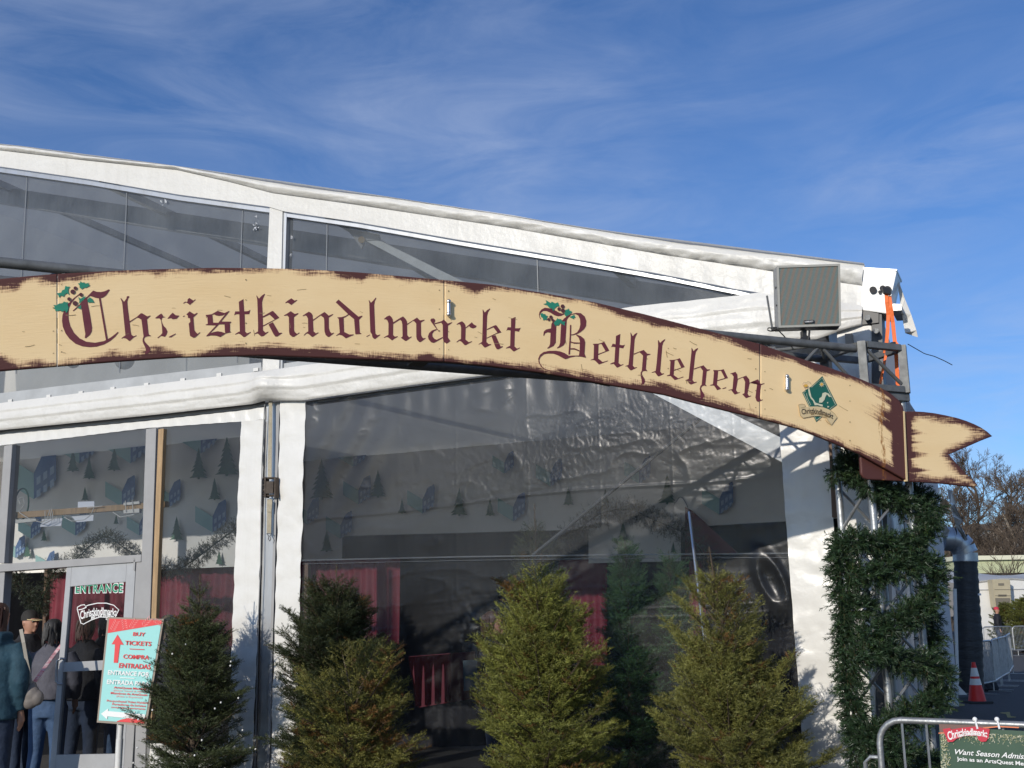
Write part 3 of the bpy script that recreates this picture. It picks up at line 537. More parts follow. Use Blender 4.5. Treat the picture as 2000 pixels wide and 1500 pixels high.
# ================================================================== RIBBON SIGN
sign = empty('ribbon_sign', S.at(1000, 640, 0), 'long arched cream ribbon sign reading Christkindlmarkt Bethlehem in blackletter', 'sign')
STOP = [(-340, 610), (-200, 578), (0, 545), (60, 539), (112, 535), (200, 530), (300, 526), (420, 523), (520, 524), (600, 526), (700, 532), (868, 547), (960, 556), (1060, 572), (1160, 590), (1260, 614), (1360, 640), (1485, 672), (1560, 699), (1620, 718), (1680, 740), (1720, 757), (1739, 768), (1757, 783), (1764, 795), (1765.5, 806)]
SBOT = [(-340, 800), (-200, 760), (0, 724), (112, 715), (245, 704.5), (350, 697.5), (511, 694), (700, 701), (868, 706), (960, 715), (1055, 727), (1135, 741), (1210, 755), (1300, 771), (1360, 787), (1420, 802), (1484, 817), (1560, 837), (1617, 860), (1679, 886), (1771, 938)]
def sign_mat():
    m = bpy.data.materials.new('painted_sign_board'); m.use_nodes = True; t = m.node_tree; n = t.nodes.new; l = t.links.new; bs = t.nodes['Principled BSDF']
    at = n('ShaderNodeAttribute'); at.attribute_name = 'tint'; sp = n('ShaderNodeSeparateColor'); l(at.outputs['Color'], sp.inputs[0])
    uv = n('ShaderNodeUVMap'); uv.uv_map = 'UVMap'
    def noise(scale, det, sc3, rough=.6, dist=0.):
        mp_ = n('ShaderNodeMapping'); mp_.inputs['Scale'].default_value = sc3; l(uv.outputs[0], mp_.inputs[0]); z = n('ShaderNodeTexNoise'); z.inputs['Scale'].default_value = scale; z.inputs['Detail'].default_value = det; z.inputs['Roughness'].default_value = rough; z.inputs['Distortion'].default_value = dist; l(mp_.outputs[0], z.inputs[0]); return z.outputs[0]
    def math_(op, a, b_=None, v=None):
        k = n('ShaderNodeMath'); k.operation = op
        for i, x in ((0, a), (1, b_ if b_ is not None else v)):
            if x is None: continue
            if isinstance(x, (int, float)): k.inputs[i].default_value = x
            else: l(x, k.inputs[i])
        return k.outputs[0]
    def mr(x, a, b_, c=0, d=1):
        k = n('ShaderNodeMapRange'); l(x, k.inputs[0]); 
        for i, v in zip((1, 2, 3, 4), (a, b_, c, d)): k.inputs[i].default_value = v
        return k.outputs[0]
    def mixc(f, a, b_):
        k = n('ShaderNodeMixRGB'); l(f, k.inputs[0])
        for i, x in ((1, a), (2, b_)):
            if isinstance(x, tuple): k.inputs[i].default_value = (*x, 1)
            else: l(x, k.inputs[i])
        return k.outputs[0]
    brush = noise(1, 7, (11, 120, 1), .66); tuft = noise(1, 5, (150, 22, 1), .6); big = noise(1, 4, (3.5, 26, 1), .6, .4)
    cream = mixc(mr(noise(1, 6, (2, 5, 1)), .35, .7), (.95, .705, .390), (.90, .645, .335))
    specks = mr(noise(1, 8, (22, 70, 1), .75, .3), .64, .82, 0, .40); cream = mixc(specks, cream, (.34, .235, .11))
    dirt = mr(noise(1, 8, (7, 12, 1), .8), .60, .78, 0, .30); cream = mixc(dirt, cream, (.42, .33, .19))
    s0 = sp.outputs[0]                                   # 0.5 = paint edge, 1 = deep inside the brown
    tot = math_('ADD', math_('ADD', s0, math_('MULTIPLY', math_('SUBTRACT', brush, v=.5), v=1.05)), math_('ADD', math_('MULTIPLY', math_('SUBTRACT', tuft, v=.5), v=.5), math_('MULTIPLY', math_('SUBTRACT', big, v=.5), v=.75)))
    dry = mr(tot, .40, .60, 0, .52); solid = mr(tot, .58, .76, 0, 1)
    c = mixc(dry, cream, (.38, .17, .095)); c = mixc(solid, c, (.098, .036, .030))
    chips = mr(noise(1, 9, (36, 44, 1), .85), .70, .74); c = mixc(math_('MULTIPLY', chips, math_('MULTIPLY', solid, v=.7)), c, (.6, .42, .3))
    rust = sp.outputs[1]; c = mixc(math_('MULTIPLY', rust, mr(noise(1, 6, (60, 30, 1)), .42, .58)), c, (.33, .13, .025))
    l(c, bs.inputs['Base Color']); bs.inputs['Roughness'].default_value = .55; bs.inputs['Specular IOR Level'].default_value = .3
    bp = n('ShaderNodeBump'); bp.inputs['Strength'].default_value = .18; bp.inputs['Distance'].default_value = .01; l(brush, bp.inputs['Height']); l(bp.outputs[0], bs.inputs['Normal'])
    return m
SGM = sign_mat()
def fx(pts, x): p = np.array(pts); return np.interp(x, p[:, 0], p[:, 1])
def board(name, x0, x1, nxx, ny=56, right=False):
    xs = np.linspace(x0, x1, nxx); P_ = []; colr = []; uv = []; u = 0; last = None
    top = fx(STOP, xs); botx = xs + (6 * np.clip((xs - 1700) / 65, 0, 1)); bot = fx(SBOT, botx)
    V = np.zeros((ny, nxx, 3)); C = np.zeros((ny, nxx, 3)); UVv = np.zeros((ny, nxx, 2))
    for j in range(nxx):
        a = S.at(xs[j], top[j]); c = S.at(botx[j], bot[j]); mid = (a + c) / 2
        u += 0 if last is None else np.linalg.norm(mid - last); last = mid; h = np.linalg.norm(a - c)
        for i in range(ny):
            v = i / (ny - 1); V[i, j] = a * (1 - v) + c * v; UVv[i, j] = (u + x0 * .0024, (1 - v) * h); de_t, de_b = v * h, (1 - v) * h
            x = xs[j]
            wt = .010 + .105 * (fbm(x / 62., 0.3, 3, 5)) ** 1.9 + .018 * np.clip((x - 1200) / 100., 0, 1); wb = .012 + .14 * fbm(x / 75., 2.7, 3, 9) ** 1.8 
            k = max(wt - de_t, wb - de_b) / .040
            if right:  # dark fold with strokes running to the left
                edge_x = 1722 + 6 * v; d = (x - edge_x) / 34.0 + 2.1 * (vnoise(v * 11, 1, 3) - .62) + .8 * (vnoise(v * 30, 2, 4) - .5); d = max(d, (x - 1737) / 7.)
                k = max(k, d)
            C[i, j, 0] = np.clip(.5 + .5 * k, 0, 1)
            if right and abs(x - (1722 + 3 * math.sin(v * 9))) < 3.2: C[i, j, 1] = .9
    idx = np.arange(nxx * ny).reshape(ny, nxx); Q = np.stack([idx[1:, :-1], idx[1:, 1:], idx[:-1, 1:], idx[:-1, :-1]], -1).reshape(-1, 4)
    o = from_np(name, V.reshape(-1, 3), Q, SGM, sign, True, col=C.reshape(-1, 3), uv=UVv.reshape(-1, 2))
    md = o.modifiers.new('t', 'SOLIDIFY'); md.thickness = .019; md.offset = -1; md.use_flip_normals = False; return o
board('sign_panel', -340, -20.6, 90); board('sign_panel', -19.4, 111.4, 60); board('sign_panel', 112.6, 867.4, 340); board('sign_panel', 868.6, 1484.4, 280); board('sign_panel', 1485.6, 1765.5, 160, right=True)
# tail: forked end, a little behind the fold
TAIL = [(1768, 804), (1785, 803.5), (1804, 804.5), (1825, 807), (1846, 811), (1870, 816.5), (1887, 822), (1903, 828.5), (1916, 835), (1928, 843), (1938, 852), (1915, 861), (1890, 872), (1870, 880.5), (1853, 888), (1868, 905), (1885, 923), (1900, 938), (1909, 946), (1905, 951), (1895, 950.5), (1870, 947.5), (1845, 944.5), (1830, 943.5), (1800, 941.5), (1773, 940.5)]
def in_board(name, outline, off, kfun, step=2.2, th=.019):
    """painted board of free outline: constrained triangulation with inner points so the stain attribute varies"""
    from mathutils.geometry import delaunay_2d_cdt
    o2 = []
    for a, c in zip(outline, outline[1:] + outline[:1]):
        n_ = max(1, int(math.hypot(c[0] - a[0], c[1] - a[1]) / 3)); o2 += [(a[0] + (c[0] - a[0]) * k / n_, a[1] + (c[1] - a[1]) * k / n_) for k in range(n_)]
    n0 = len(o2); pa = np.array(o2); x0, y0 = pa.min(0); x1, y1 = pa.max(0); pts = list(o2)
    def inside(x, y):
        r = False
        for (ax, ay), (bx, by) in zip(o2, o2[1:] + o2[:1]):
            if (ay > y) != (by > y) and x < (bx - ax) * (y - ay) / (by - ay) + ax: r = not r
        return r
    def dist(x, y): return np.min(np.hypot(pa[:, 0] - x, pa[:, 1] - y))
    for yy in np.arange(y0, y1, step):
        for xx in np.arange(x0, x1, step):
            if inside(xx, yy) and dist(xx, yy) > 1.6: pts.append((xx, yy))
    vs_, es, fs_, *_ = delaunay_2d_cdt([Vector(p) for p in pts], [], [list(range(n0))], 1, 1e-4)
    V = np.array([S.at(v.x, v.y, off) for v in vs_]); C = np.zeros((len(V), 3)); UVv = np.zeros((len(V), 2))
    for i, v in enumerate(vs_):
        C[i, 0] = np.clip(.5 + .5 * kfun(v.x, v.y, dist(v.x, v.y) / FPX * 6.7), 0, 1); UVv[i] = (v.x * .0031, -v.y * .0031)
        if abs(v.x - 1727) < 3 and name == 'sign_back_curl': C[i, 1] = .8
    fcs = [f[:] if np.cross(V[f[1]] - V[f[0]], V[f[2]] - V[f[0]]) @ NS > 0 else f[::-1] for f in fs_ if len(f) == 3]
    o = from_np(name, V, np.array(fcs), SGM, sign, False, col=C, uv=UVv); md = o.modifiers.new('t', 'SOLIDIFY'); md.thickness = th; md.offset = -1; return o
def ktail(x, y, d):
    k = (.032 + .02 * vnoise(x / 25., y / 25., 3) - d) / .05
    return max(k, (1797 - x) / 24. + 2.0 * (vnoise(y / 9., 1, 3) - .6) + .8 * (vnoise(y / 4., 2, 3) - .5), (1783 - x) / 6.)
in_board('sign_tail', TAIL, -.012, ktail)
in_board('sign_back_curl', [(1681, 888), (1683, 925), (1687, 932), (1694, 936), (1706, 937), (1770, 940), (1770, 925), (1760, 915)], -.03, lambda x, y, d: 1.0)
b = MB(); b.prism([S.at(x, y, .004) for x, y in [(1764.6, 803), (1767.2, 803), (1773.2, 940), (1770, 940)]], -NS * .02); b.build('sign_joint_strip', CREAMP, sign)
# frame behind the lower edge
fr = interp([(640, 698), (760, 703), (868, 705), (960, 713), (1055, 725), (1135, 739), (1200, 752)], 30); b = MB()
for (x0, y0), (x1, y1) in zip(fr[:-1], fr[1:]): b.bar(S.at(x0, y0 - 5, -.09), S.at(x1, y1 - 5, -.09), .13, .022)
b.bar(S.at(804, 703, -.10), S.at(835, 705, -.10), .16, .03); b.build('sign_frame', mat('dark_olive_frame', (.055, .052, .043), .5), sign)
# hinges (barrel bolts)
for cx, cy in [(876.5, 602), (1537, 748)]:
    b = MB(); b.tube([S.at(cx, cy - 12, .012), S.at(cx, cy + 12, .012)], .010, 10); b.sphere(S.at(cx, cy - 13, .014), .013); b.sphere(S.at(cx, cy + 12, .014), .013)
    h = b.build('latch_bolt', mat('shiny_zinc', (.6, .6, .6), .3, metal=.9), sign, smooth=True)
# ---- blackletter
def tr(pts, ox, oy, s): return [(ox + x / s, oy + y / s) for x, y in pts]
K = 10.717
LET = []
A_ = lambda *p: LET.append(('a', tr(p, 90, 530, 7.5)))
def LL(ox, oy, s, *polysl): LET.append([tr(p, ox, oy, s) for p in polysl])
# C
LL(90, 530, 7.5,
 [(490,325),(500,335),(485,345),(420,400),(365,470),(335,540),(328,600),(330,700),(355,800),(410,900),(490,980),(590,1030),(720,1045),(850,1020),(950,965),(1010,920),(1050,885),(1062,895),(1010,960),(940,1020),(850,1070),(740,1103),(640,1110),(530,1098),(430,1060),(345,990),(285,910),(245,810),(233,720),(240,640),(265,570),(320,480),(400,395)],
 [(640,330),(690,280),(740,298),(800,303),(860,290),(920,262),(932,272),(880,350),(830,385),(780,395),(720,385),(680,370),(640,360),(600,395),(610,470),(640,620),(672,820),(668,880),(640,930),(580,980),(565,970),(575,920),(545,730),(512,488),(400,585),(390,575),(510,465)],
 [(772,392),(798,388),(905,1005),(878,1018)])
LL(230, 560, K,
 [(55,240),(72,240),(110,290),(130,315),(150,290),(185,240),(190,200),(235,195),(240,215),(215,250),(200,310),(210,450),(243,700),(270,940),(285,1005),(335,1035),(390,1015),(395,1028),(330,1065),(255,1135),(235,1133),(175,1085),(110,1070),(85,1090),(78,1078),(115,1045),(160,1018),(155,960),(120,620),(100,400),(88,320)],
 [(243,725),(400,630),(475,560),(505,553),(620,620),(680,600),(685,612),(610,680),(640,960),(650,1000),(695,1025),(690,1035),(630,1035),(580,1050),(550,1085),(552,1130),(590,1180),(650,1240),(685,1300),(670,1360),(620,1400),(575,1410),(565,1395),(590,1350),(585,1290),(550,1220),(520,1150),(520,1090),(540,1040),(525,930),(510,800),(495,690),(440,655),(400,648),(250,748)])
LL(230, 560, K,
 [(780,655),(870,585),(910,560),(940,590),(950,620),(1000,635),(930,650),(915,700),(930,760),(960,820),(1010,870),(1040,940),(1020,1000),(985,1050),(935,1035),(905,1030),(840,1080),(832,1065),(900,1010),(932,970),(925,850),(905,700),(870,660),(800,665)],
 [(1040,665),(1100,590),(1150,543),(1210,595),(1290,605),(1230,670),(1150,680),(1110,655),(1050,670)], [(1100,1030),(1210,978),(1215,990),(1110,1060),(1060,1055)])
LL(230, 560, K,
 [(1365,345),(1410,312),(1455,318),(1465,260),(1500,235),(1585,290),(1620,262),(1630,275),(1510,382),(1430,325),(1380,352)], [(1362,620),(1395,600),(1400,615),(1370,632)],
 [(1435,580),(1505,515),(1600,575),(1660,545),(1670,558),(1580,640),(1600,900),(1630,950),(1670,985),(1720,950),(1725,962),(1620,1060),(1580,1068),(1515,1030),(1500,940),(1495,860),(1485,770),(1520,735),(1510,660),(1470,650),(1465,605)])
LL(390, 560, K,
 [(120,590),(250,575),(265,590),(280,750),(400,755),(370,810),(125,805),(125,792),(170,775),(160,640)], [(252,574),(330,530),(375,503),(450,530),(520,550),(545,562),(480,600),(400,610),(340,600),(300,577),(266,588)],
 [(520,550),(615,505),(622,515),(450,725),(400,790),(230,960),(240,975),(145,1040),(135,1030),(365,785),(545,562)], [(450,727),(655,730),(655,745),(630,765),(632,935),(660,950),(545,975),(530,960),(520,785),(395,785)],
 [(232,970),(300,945),(380,932),(460,945),(545,975),(425,1050),(340,1020),(220,1015),(150,1037)])
LL(390, 560, K, [(720,600),(745,515),(830,515),(818,315),(915,258),(930,515),(1010,510),(1060,485),(1035,575),(940,575),(950,935),(990,975),(1065,945),(1070,958),(950,1050),(920,1055),(850,995),(810,980),(745,1003),(740,992),(800,950),(840,935),(830,575),(760,575)])
LL(390, 560, K, [(1185,185),(1195,185),(1240,250),(1290,195),(1355,145),(1365,155),(1320,260),(1305,330),(1320,620),(1325,910),(1375,960),(1440,940),(1435,955),(1330,1035),(1285,1040),(1210,975),(1150,993),(1145,980),(1220,935),(1222,800),(1210,400),(1205,270)],
 [(1320,620),(1460,540),(1525,503),(1550,520),(1665,645),(1640,660),(1325,832),(1325,810),(1570,685),(1460,582),(1325,646)], [(1440,790),(1530,740),(1660,965),(1715,960),(1725,970),(1625,1040),(1580,1040),(1550,1000)])
LL(560, 560, K, [(-32,335),(20,290),(98,242),(165,290),(212,275),(220,285),(95,382),(20,330),(-25,345)], [(-60,600),(0,565),(85,512),(170,570),(235,550),(245,562),(150,635),(152,910),(170,950),(215,985),(262,955),(268,967),(150,1050),(110,1045),(60,1000),(50,950),(45,640),(10,600),(-55,608)])
LL(560, 560, K, [(332,605),(400,560),(460,522),(510,545),(540,590),(550,690),(700,585),(790,528),(820,550),(880,605),(965,570),(975,580),(880,650),(882,860),(905,940),(940,975),(985,960),(992,970),(890,1050),(860,1050),(815,1010),(790,930),(785,700),(775,650),(710,600),(550,715),(560,930),(610,975),(660,955),(668,966),(545,1052),(520,1045),(460,990),(420,975),(362,1025),(355,1015),(400,965),(450,935),(445,670),(415,610),(385,600),(345,618)])
LL(560, 560, K, [(1025,325),(1085,268),(1500,625),(1580,605),(1585,618),(1515,690),(1530,960),(1560,975),(1560,990),(1450,997),(1435,990),(1410,680),(1290,580)], [(1055,640),(1150,635),(1230,610),(1290,570),(1308,582),(1240,628),(1190,655),(1200,945),(1310,1000),(1400,997),(1405,1007),(1235,1080),(1160,1020),(1090,1000),(1040,1030),(1032,1022),(1110,960),(1090,680),(1070,655)])
LL(700, 560, K, [(215,280),(225,280),(262,335),(300,300),(365,225),(375,235),(345,300),(330,380),(350,900),(358,985),(400,1015),(452,1000),(458,1010),(350,1095),(320,1085),(290,1050),(285,1000),(250,950),(232,500),(228,340)], [(165,1040),(235,1000),(240,1012),(170,1050)])
LL(700, 560, K, [(535,675),(590,625),(650,600),(690,630),(718,680),(728,745),(870,655),(935,620),(985,670),(1015,720),(1022,775),(1150,695),(1225,645),(1290,705),(1380,690),(1388,700),(1310,750),(1312,1010),(1340,1065),(1365,1080),(1400,1070),(1408,1083),(1300,1160),(1270,1155),(1225,1105),(1212,1050),(1210,770),(1165,720),(1140,715),(1018,800),(1022,1010),(1060,1060),(1110,1040),(1115,1052),(1010,1130),(980,1135),(890,1070),(925,1035),(920,790),(905,720),(870,690),(728,780),(725,1010),(765,1045),(820,1035),(828,1045),(750,1090),(705,1125),(620,1060),(590,1050),(540,1070),(535,1058),(628,1005),(630,770),(610,710),(575,680),(545,685)])
LL(700, 560, K, [(1505,700),(1525,668),(1575,662),(1605,685),(1608,720),(1585,765),(1650,880),(1698,935),(1688,945),(1600,840),(1530,745)], [(1585,768),(1740,720),(1790,685),(1870,770),(1960,740),(1962,752),(1875,815),(1872,1060),(1926,1137),(1845,1192),(1785,1150),(1770,1090),(1765,800),(1735,750),(1600,782)],
 [(1630,885),(1645,900),(1580,930),(1545,985),(1550,1040),(1590,1090),(1640,1110),(1765,1050),(1765,1070),(1620,1155),(1570,1175),(1520,1160),(1470,1100),(1455,1040),(1480,970),(1540,915)])
LL(860, 580, K, [(340,570),(400,530),(455,508),(500,545),(525,590),(530,640),(600,580),(660,528),(700,575),(760,605),(740,640),(680,660),(630,640),(600,610),(530,660),(525,890),(595,945),(660,925),(667,935),(530,1010),(505,1005),(440,935),(400,915),(345,952),(335,942),(390,895),(432,880),(435,640),(420,590),(395,565),(350,582)])
LL(860, 580, K, [(885,262),(895,265),(930,325),(980,275),(1035,240),(1045,250),(1000,320),(980,400),(970,690),(965,940),(1010,985),(1062,985),(1065,998),(940,1060),(915,1050),(850,975),(805,997),(800,987),(850,955),(875,935),(885,600),(890,350)],
 [(975,672),(1110,605),(1160,588),(1180,600),(1278,740),(1180,770),(970,870),(968,855),(1195,745),(1110,635),(975,690)], [(1070,820),(1155,800),(1260,1035),(1305,1030),(1310,1042),(1220,1095),(1180,1090),(1150,1040)])
LL(860, 580, K, [(1382,710),(1410,632),(1478,635),(1480,455),(1575,418),(1565,655),(1640,655),(1682,645),(1645,725),(1560,712),(1552,1035),(1605,1080),(1662,1058),(1668,1068),(1550,1140),(1525,1135),(1450,1065),(1375,1078),(1372,1068),(1430,1035),(1462,1020),(1470,700),(1405,690)])
LL(1030, 570, 9.375,
 [(240,500),(222,470),(212,420),(222,370),(260,320),(320,290),(390,300),(450,315),(520,345),(590,385),(640,398),(690,385),(680,410),(620,440),(560,447),(500,430),(420,380),(350,350),(290,350),(250,380),(225,430),(230,460),(248,495)],
 [(292,800),(300,730),(340,690),(400,675),(432,670),(440,590),(460,550),(500,515),(530,540),(530,620),(520,930),(480,990),(400,1030),(370,1040),(365,1030),(400,995),(415,950),(425,750),(370,740),(325,760),(305,805)],
 [(635,525),(680,480),(740,440),(820,400),(900,383),(980,390),(1050,450),(1080,530),(1075,620),(1040,680),(970,740),(900,775),(830,795),(795,795),(795,780),(850,772),(910,740),(950,680),(970,600),(965,500),(930,430),(880,405),(800,420),(740,480),(720,520),(710,700),(695,930),(660,980),(600,1015),(545,1035),(540,1025),(580,990),(600,930),(610,700),(620,560)],
 [(780,605),(803,605),(800,780),(780,1140),(752,1150),(775,800)],
 [(900,780),(980,810),(1040,860),(1058,920),(1045,1130),(1075,1205),(1050,1200),(990,1185),(880,1180),(780,1200),(700,1232),(660,1215),(560,1160),(480,1130),(380,1125),(300,1140),(240,1190),(215,1250),(230,1310),(280,1380),(340,1420),(430,1440),(545,1440),(545,1452),(420,1452),(320,1427),(250,1372),(205,1290),(200,1220),(230,1150),(300,1100),(400,1080),(520,1078),(600,1090),(680,1120),(760,1170),(860,1165),(945,1165),(958,1060),(962,900),(940,840),(895,795)],
 [(785,903),(840,923),(960,928),(960,944),(860,947),(785,922)], [(780,1033),(860,1030),(950,1068),(948,1087),(860,1052),(780,1052)])
LL(1150, 630, K, [(82,445),(205,440),(195,750),(290,825),(400,795),(405,805),(215,878),(130,795),(90,780),(42,790),(40,780),(100,755),(108,480)], [(203,440),(265,425),(320,402),(335,420),(428,585),(195,677),(197,656),(350,597),(262,445),(203,457)])
LL(1150, 630, K, [(468,515),(500,440),(560,455),(568,280),(660,238),(645,465),(720,475),(758,462),(718,540),(640,525),(622,845),(670,885),(722,868),(726,880),(600,945),(575,930),(520,862),(455,875),(448,862),(500,835),(535,825),(555,515),(505,505)])
LL(1150, 630, K, [(870,210),(880,210),(920,285),(960,240),(1010,212),(1018,222),(980,290),(960,360),(920,900),(960,940),(1005,932),(1010,942),(885,1003),(860,990),(800,915),(770,920),(765,908),(830,885),(845,750),(875,400),(878,290)],
 [(940,650),(1060,605),(1150,572),(1225,650),(1288,655),(1285,670),(1215,690),(1195,970),(1230,1020),(1185,1010),(1130,1020),(1110,1060),(1125,1110),(1170,1180),(1180,1240),(1150,1290),(1085,1305),(1085,1295),(1110,1270),(1105,1200),(1085,1120),(1085,1050),(1110,1000),(1135,690),(1060,620),(945,672)])
LL(1150, 630, K, [(1448,368),(1460,368),(1492,425),(1540,380),(1595,345),(1602,358),(1560,420),(1540,480),(1495,1025),(1530,1065),(1575,1062),(1575,1075),(1465,1128),(1440,1115),(1385,1040),(1320,1052),(1315,1042),(1400,1010),(1420,850),(1450,500)])
KI = 9.524
LL(1300, 660, KI, [(68,410),(170,405),(150,690),(235,750),(330,718),(335,730),(170,785),(90,705),(25,710),(22,700),(78,680),(90,440)], [(168,405),(215,395),(265,375),(355,540),(160,610),(160,593),(290,550),(215,405),(168,420)])
LL(1300, 660, KI, [(482,180),(490,185),(520,245),(560,205),(600,188),(606,198),(565,260),(550,330),(500,780),(530,820),(578,815),(578,828),(470,868),(440,850),(400,795),(370,795),(368,785),(430,760),(450,550),(480,270)],
 [(525,570),(640,530),(705,508),(775,585),(828,585),(825,597),(765,620),(740,860),(768,900),(720,885),(685,895),(660,930),(675,980),(715,1040),(720,1080),(690,1125),(640,1140),(635,1130),(655,1100),(650,1030),(635,950),(645,900),(670,870),(695,610),(645,545),(530,587)])
LL(1300, 660, KI, [(885,595),(980,600),(955,870),(1035,945),(960,972),(900,885),(825,885),(825,875),(880,860),(900,640)], [(978,600),(1030,595),(1080,580),(1160,745),(955,804),(957,788),(1100,745),(1030,610),(978,614)], [(1055,938),(1125,915),(1128,930),(1060,950)])
LL(1300, 660, KI, [(1205,662),(1300,630),(1335,680),(1340,760),(1500,700),(1555,770),(1562,835),(1720,768),(1770,855),(1838,840),(1840,852),(1775,880),(1750,1100),(1770,1150),(1808,1145),(1812,1155),(1720,1192),(1690,1170),(1670,1110),(1700,870),(1650,795),(1562,850),(1525,1035),(1550,1078),(1592,1072),(1592,1084),(1495,1122),(1425,1045),(1465,1030),(1480,820),(1440,735),(1345,775),(1310,970),(1345,1015),(1382,1008),(1385,1018),(1285,1055),(1220,970),(1170,978),(1168,968),(1245,950),(1265,720),(1230,670),(1208,672)])
for k, pl_ in enumerate(LET): polys('letter', pl_, S, .0012, MAROON, sign, step=.0003)
LV1 = [[(155,322),(222,310),(235,278),(270,265),(282,212),(310,222),(350,222),(325,255),(325,300),(340,345),(300,320),(275,335),(255,372),(215,352),(190,388),(175,345)], [(465,178),(497,172),(500,145),(540,168),(555,155),(575,180),(630,165),(615,190),(645,202),(610,225),(580,240),(555,238),(520,262),(490,235),(490,205)],
 [(105,490),(150,497),(190,470),(240,465),(262,440),(290,452),(320,450),(315,490),(330,530),(318,575),(292,610),(280,575),(220,592),(215,570),(140,585),(130,550),(100,540),(128,525)], [(468,370),(500,400),(580,360),(560,400),(480,475),(488,430)], [(640,378),(670,400),(685,420),(705,457),(660,455),(612,455),(605,410)], [(512,490),(512,555),(455,535)]]
for p in LV1: polys('holly_leaf', [tr(p, 90, 530, 7.5)], S, .0030, HOLLY, sign)
LV2 = [[(290,225),(350,205),(335,148),(430,205),(445,178),(510,210),(560,190),(585,260),(540,265),(500,300),(470,360),(460,310),(400,290),(355,240)], [(240,400),(275,385),(290,405),(330,405),(330,430),(375,440),(355,470),(355,520),(320,505),(290,525),(285,480),(250,455)],
 [(690,330),(740,320),(760,300),(765,340),(820,360),(800,390),(750,430),(700,450),(675,400),(700,370)], [(480,570),(545,495),(550,470),(560,495),(620,500),(640,540),(700,545),(680,580),(690,620),(630,590),(600,570),(570,615),(530,610),(515,635),(500,600)], [(770,460),(860,420),(870,450),(885,465),(850,475),(850,500),(815,480)]]
for p in LV2: polys('holly_leaf', [tr(p, 1030, 570, 9.375)], S, .0034, HOLLY, sign)
for x, y, r in [(390, 298, 34), (428, 246, 27), (510, 340, 27), (337, 405, 27), (424, 467, 35)]: polys('holly_berry', [circ(90 + x / 7.5, 530 + y / 7.5, r / 7.5)], S, .0040, BERRY, sign)
for x, y, r in [(645, 265, 36), (580, 312, 32), (652, 345, 37), (430, 460, 30), (392, 505, 27), (460, 512, 25)]: polys('holly_berry', [circ(1030 + x / 9.375, 570 + y / 9.375, r / 9.375)], S, .0044, BERRY, sign)
# scratches and bare nails
r = random.Random(3); sc_p = []
for _ in range(46):
    x = r.uniform(10, 1660); yt, yb = fx(STOP, x), fx(SBOT, x); y = r.uniform(yt + 25, yb - 22); a = r.uniform(-.25, .25) + (.0 if x < 700 else .3); l_ = r.uniform(4, 22); w_ = r.uniform(.5, 1.1)
    if r.random() < .3: a = 1.4; l_ = r.uniform(4, 16)
    sc_p.append(stroke([(x, y), (x + l_ * .5 * math.cos(a), y + l_ * .5 * math.sin(a) + r.uniform(-1, 1)), (x + l_ * math.cos(a), y + l_ * math.sin(a))], w_))
for xs_ in (104, 120, 858, 876, 1476, 1494, 1305, 480, 1660):
    for q_ in (.12, .36, .62, .86): yy_ = fx(STOP, xs_) * (1 - q_) + fx(SBOT, xs_) * q_; sc_p.append(circ(xs_, yy_ + r.uniform(-3, 3), r.uniform(.9, 1.5), 7))
polys('sign_scratch', sc_p, S, .0012, mat('scratch_brown', (.36, .25, .12), .7), sign, step=.00002)['kind'] = 'stuff'
# diamond logo
lg = [(1606, 735), (1635, 791), (1621, 801), (1600, 812), (1594, 824), (1588, 812), (1567, 767)]
def LG(p): return tr(p, 1540, 720, 12.5)
polys('logo', [LG([(828,180),(1190,885),(1020,1010),(500,930),(335,585),(420,520),(560,430)]), LG([(610,1165),(835,1165),(680,1305)])], S, .002, LOGOG, sign)
bands = [stroke(LG([(560, 452), (828, 225), (1150, 880), (1010, 985)]), 1.0), stroke(LG([(420, 545), (365, 590), (520, 930)]), 1.0), stroke(LG([(440, 600), (460, 720), (545, 890)]), .8), stroke(LG([(635, 1165), (685, 1262), (800, 1170)]), 1.0)]
polys('logo', bands, S, .0035, LOGOL, sign)
polys('logo', [LG([(500,430),(530,560),(560,690),(620,760),(660,830),(720,850),(840,880),(830,930),(720,890),(640,895),(600,790),(545,730),(500,640),(480,520)]), LG([(745,830),(755,720),(810,690),(830,600),(900,575),(980,610),(1045,690),(990,690),(940,625),(900,690),(880,760),(820,830)]), LG([(935,820),(970,815),(960,860)]), LG([(945,910),(1000,920),(960,960)])], S, .005, LOGOL, sign)
star = [(812 + (75 if i % 2 == 0 else 34) * math.cos(i * math.pi / 8), 385 + (75 if i % 2 == 0 else 34) * math.sin(i * math.pi / 8)) for i in range(16)]
polys('logo', [LG(star)], S, .0065, LOGOL, sign); polys('logo', [LG(circ(812, 382, 32)), LG(circ(425, 415, 50, 14, 34))], S, .008, LOGOY, sign)
polys('logo', [stroke(LG(p), .7) for p in ([(345, 380), (380, 330), (440, 350), (470, 315), (520, 330), (550, 370)], [(350, 390), (400, 480), (450, 520)])], S, .008, mat('logo_grey', (.3, .27, .2), .6), sign)
polys('logo', [LG([(245,880),(330,862),(400,880),(420,940),(560,925),(700,922),(850,945),(1000,1000),(1120,1090),(1190,1185),(1050,1375),(930,1260),(930,1190),(760,1155),(600,1160),(360,1205),(290,1150)])], S, .005, mat('logo_ribbon_cream', (.70, .54, .30), .55), sign)
polys('logo', [stroke(LG(p), .55) for p in ([(245, 880), (290, 1150), (360, 1205), (600, 1160), (760, 1155), (930, 1200), (1050, 1375), (1190, 1185), (1120, 1090), (1000, 1000)], [(245, 880), (330, 862), (400, 880), (420, 930), (300, 960)], [(900, 1240), (930, 1300), (1050, 1375)])], S, .0065, mat('logo_line', (.28, .19, .08), .6), sign)
